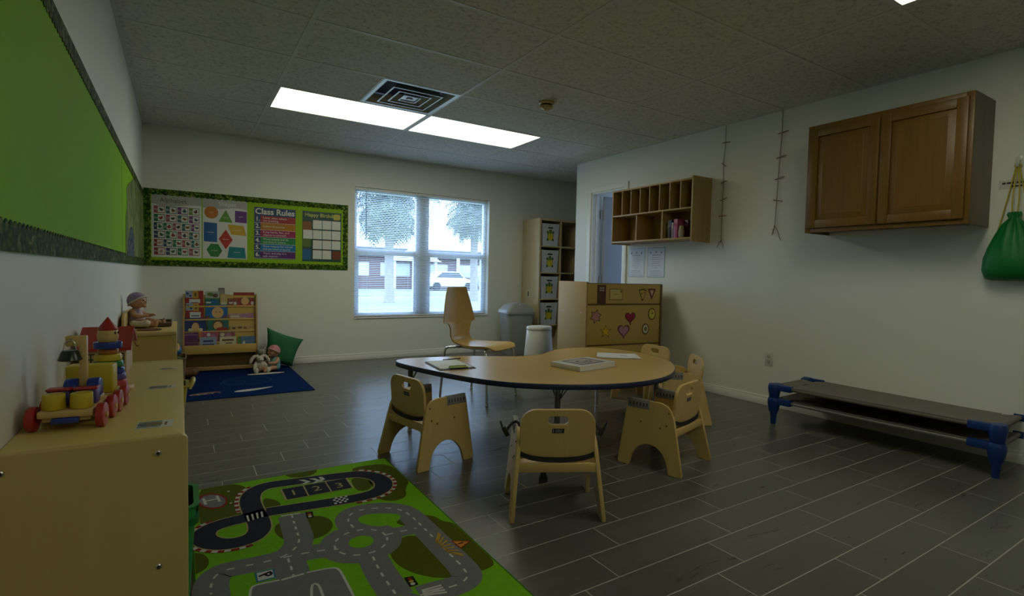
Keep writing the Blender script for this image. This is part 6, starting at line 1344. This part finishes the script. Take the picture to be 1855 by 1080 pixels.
b = MB(); b.box(-12, 8.2, 0, 8, 0, 2.5); b.build('wall', M_BRK, bd)
b = MB(); b.box(-12.4, 8.6, -.5, 8.4, 2.5, 3.2, .05); b.build('roof', mat('roof_grey', (.12, .115, .125), .8), bd)
for x in (-9.5, -6.2, -2.9, .4, 3.7):
    b = MB(); b.box(x, x + 2.4, -.05, .02, 1.0, 2.0); b.mi = 1; b.box(x + .08, x + 1.16, -.07, .02, 1.08, 1.92); b.box(x + 1.24, x + 2.32, -.07, .02, 1.08, 1.92); b.build('window', [mat('ext_frame', (.6, .6, .6), .5), mat('ext_glass', (.55, .60, .65), .1)], bd)
b = MB(); b.prism([(-2.6, 2.2), (1.6, 2.2), (-.5, 3.3)], -1.5, -.6, Matrix(((1, 0, 0, 0), (0, 0, 1, 0), (0, 1, 0, 0), (0, 0, 0, 1)))); b.build('entrance_gable', mat('gable_white', (.62, .62, .62), .7), bd)
for x in (-2.2, 1.2, 3.2, 4.6):
    b = MB(); b.cyl((x, -1.2, 0), (x, -1.2, 2.9), .14, seg=14); b.build('column', mat('gable_white', (.62, .62, .62), .7), bd)
def car(label, x, y, col, rz):
    t_ = thing('parked_car', label, 'car', (x, y, -.14), rz, 'cars parked across the road')
    prof_ = [(-2.1, .28), (2.1, .28), (2.15, .6), (2.0, .78), (1.1, .9), (.55, 1.38), (-.9, 1.42), (-1.6, .95), (-2.1, .9)]
    M_ = Matrix(((1, 0, 0, 0), (0, 0, 1, 0), (0, 1, 0, 0), (0, 0, 0, 1)))
    b = MB(); b.prism(prof_, -.82, .82, M_, .05); b.build('body', mat('car_' + col[0], col[1], .25, .2), t_)
    for s_ in (-1, 1):
        b = MB(); b.prism([(.95, .93), (.5, 1.32), (-.85, 1.35), (-1.35, .95)], .80 * s_, .825 * s_, M_); b.build('side_window', mat('car_glass', (.05, .06, .07), .1), t_)
        for x_ in (-1.3, 1.3): b = MB(); b.cyl((x_, .72 * s_, .31), (x_, .86 * s_, .31), .31, seg=20); b.build('wheel', M_DARK, t_)
car('white car parked across the road outside the window', 17.2, 36.4, ('white', (.7, .7, .7)), 0)
car('silver car parked at the right, outside the window', 22.0, 36.6, ('silver', (.45, .46, .48)), .1)
# ------------------------------------------------------------------ sky, camera, render look
w = bpy.data.worlds.new('overcast_sky'); SC.world = w; w.use_nodes = True; nt = w.node_tree; nt.nodes.clear()
o = nt.nodes.new('ShaderNodeOutputWorld'); bgn = nt.nodes.new('ShaderNodeBackground'); lk(nt, bgn.outputs[0], o.inputs[0])
tc = nt.nodes.new('ShaderNodeTexCoord'); sp = nt.nodes.new('ShaderNodeSeparateXYZ'); lk(nt, tc.outputs['Generated'], sp.inputs[0])
nz = N(nt, 'ShaderNodeTexNoise', Scale=2.5, Detail=4.); lk(nt, tc.outputs['Generated'], nz.inputs['Vector'])
c1_ = mixc(nt, nz.outputs['Fac'], (.42, .63, 1.0), (.54, .72, 1.0))
lk(nt, c1_, bgn.inputs[0]); bgn.inputs[1].default_value = SKY
cam = bpy.data.cameras.new('camera'); co = bpy.data.objects.new('camera', cam); COL.objects.link(co)
cam.sensor_width = 36; cam.sensor_fit = 'HORIZONTAL'; cam.lens = 952.01 / 1855 * 36; cam.clip_start = .02; cam.clip_end = 400
Rm = ((0.84604, -0.53269, 0.02119), (0.00416, 0.04634, 0.99892), (0.5331, 0.84504, -0.04142))
co.matrix_world = Matrix(((Rm[0][0], Rm[1][0], -Rm[2][0], 0), (Rm[0][1], Rm[1][1], -Rm[2][1], 0), (Rm[0][2], Rm[1][2], -Rm[2][2], 1.0255), (0, 0, 0, 1)))
SC.camera = co
SC.view_settings.view_transform = 'Standard'; SC.view_settings.look = 'None'; SC.view_settings.gamma = 1; SC.view_settings.use_curve_mapping = False
SC.view_settings.exposure = EXPO
try:
    SC.cycles.use_denoising = True; SC.cycles.denoiser = 'OPENIMAGEDENOISE'
except Exception: pass
SC.cycles.max_bounces = 10; SC.cycles.diffuse_bounces = 6; SC.cycles.glossy_bounces = 4; SC.cycles.transparent_max_bounces = 12
SC.cycles.caustics_reflective = False; SC.cycles.caustics_refractive = False; SC.cycles.sample_clamp_indirect = 4
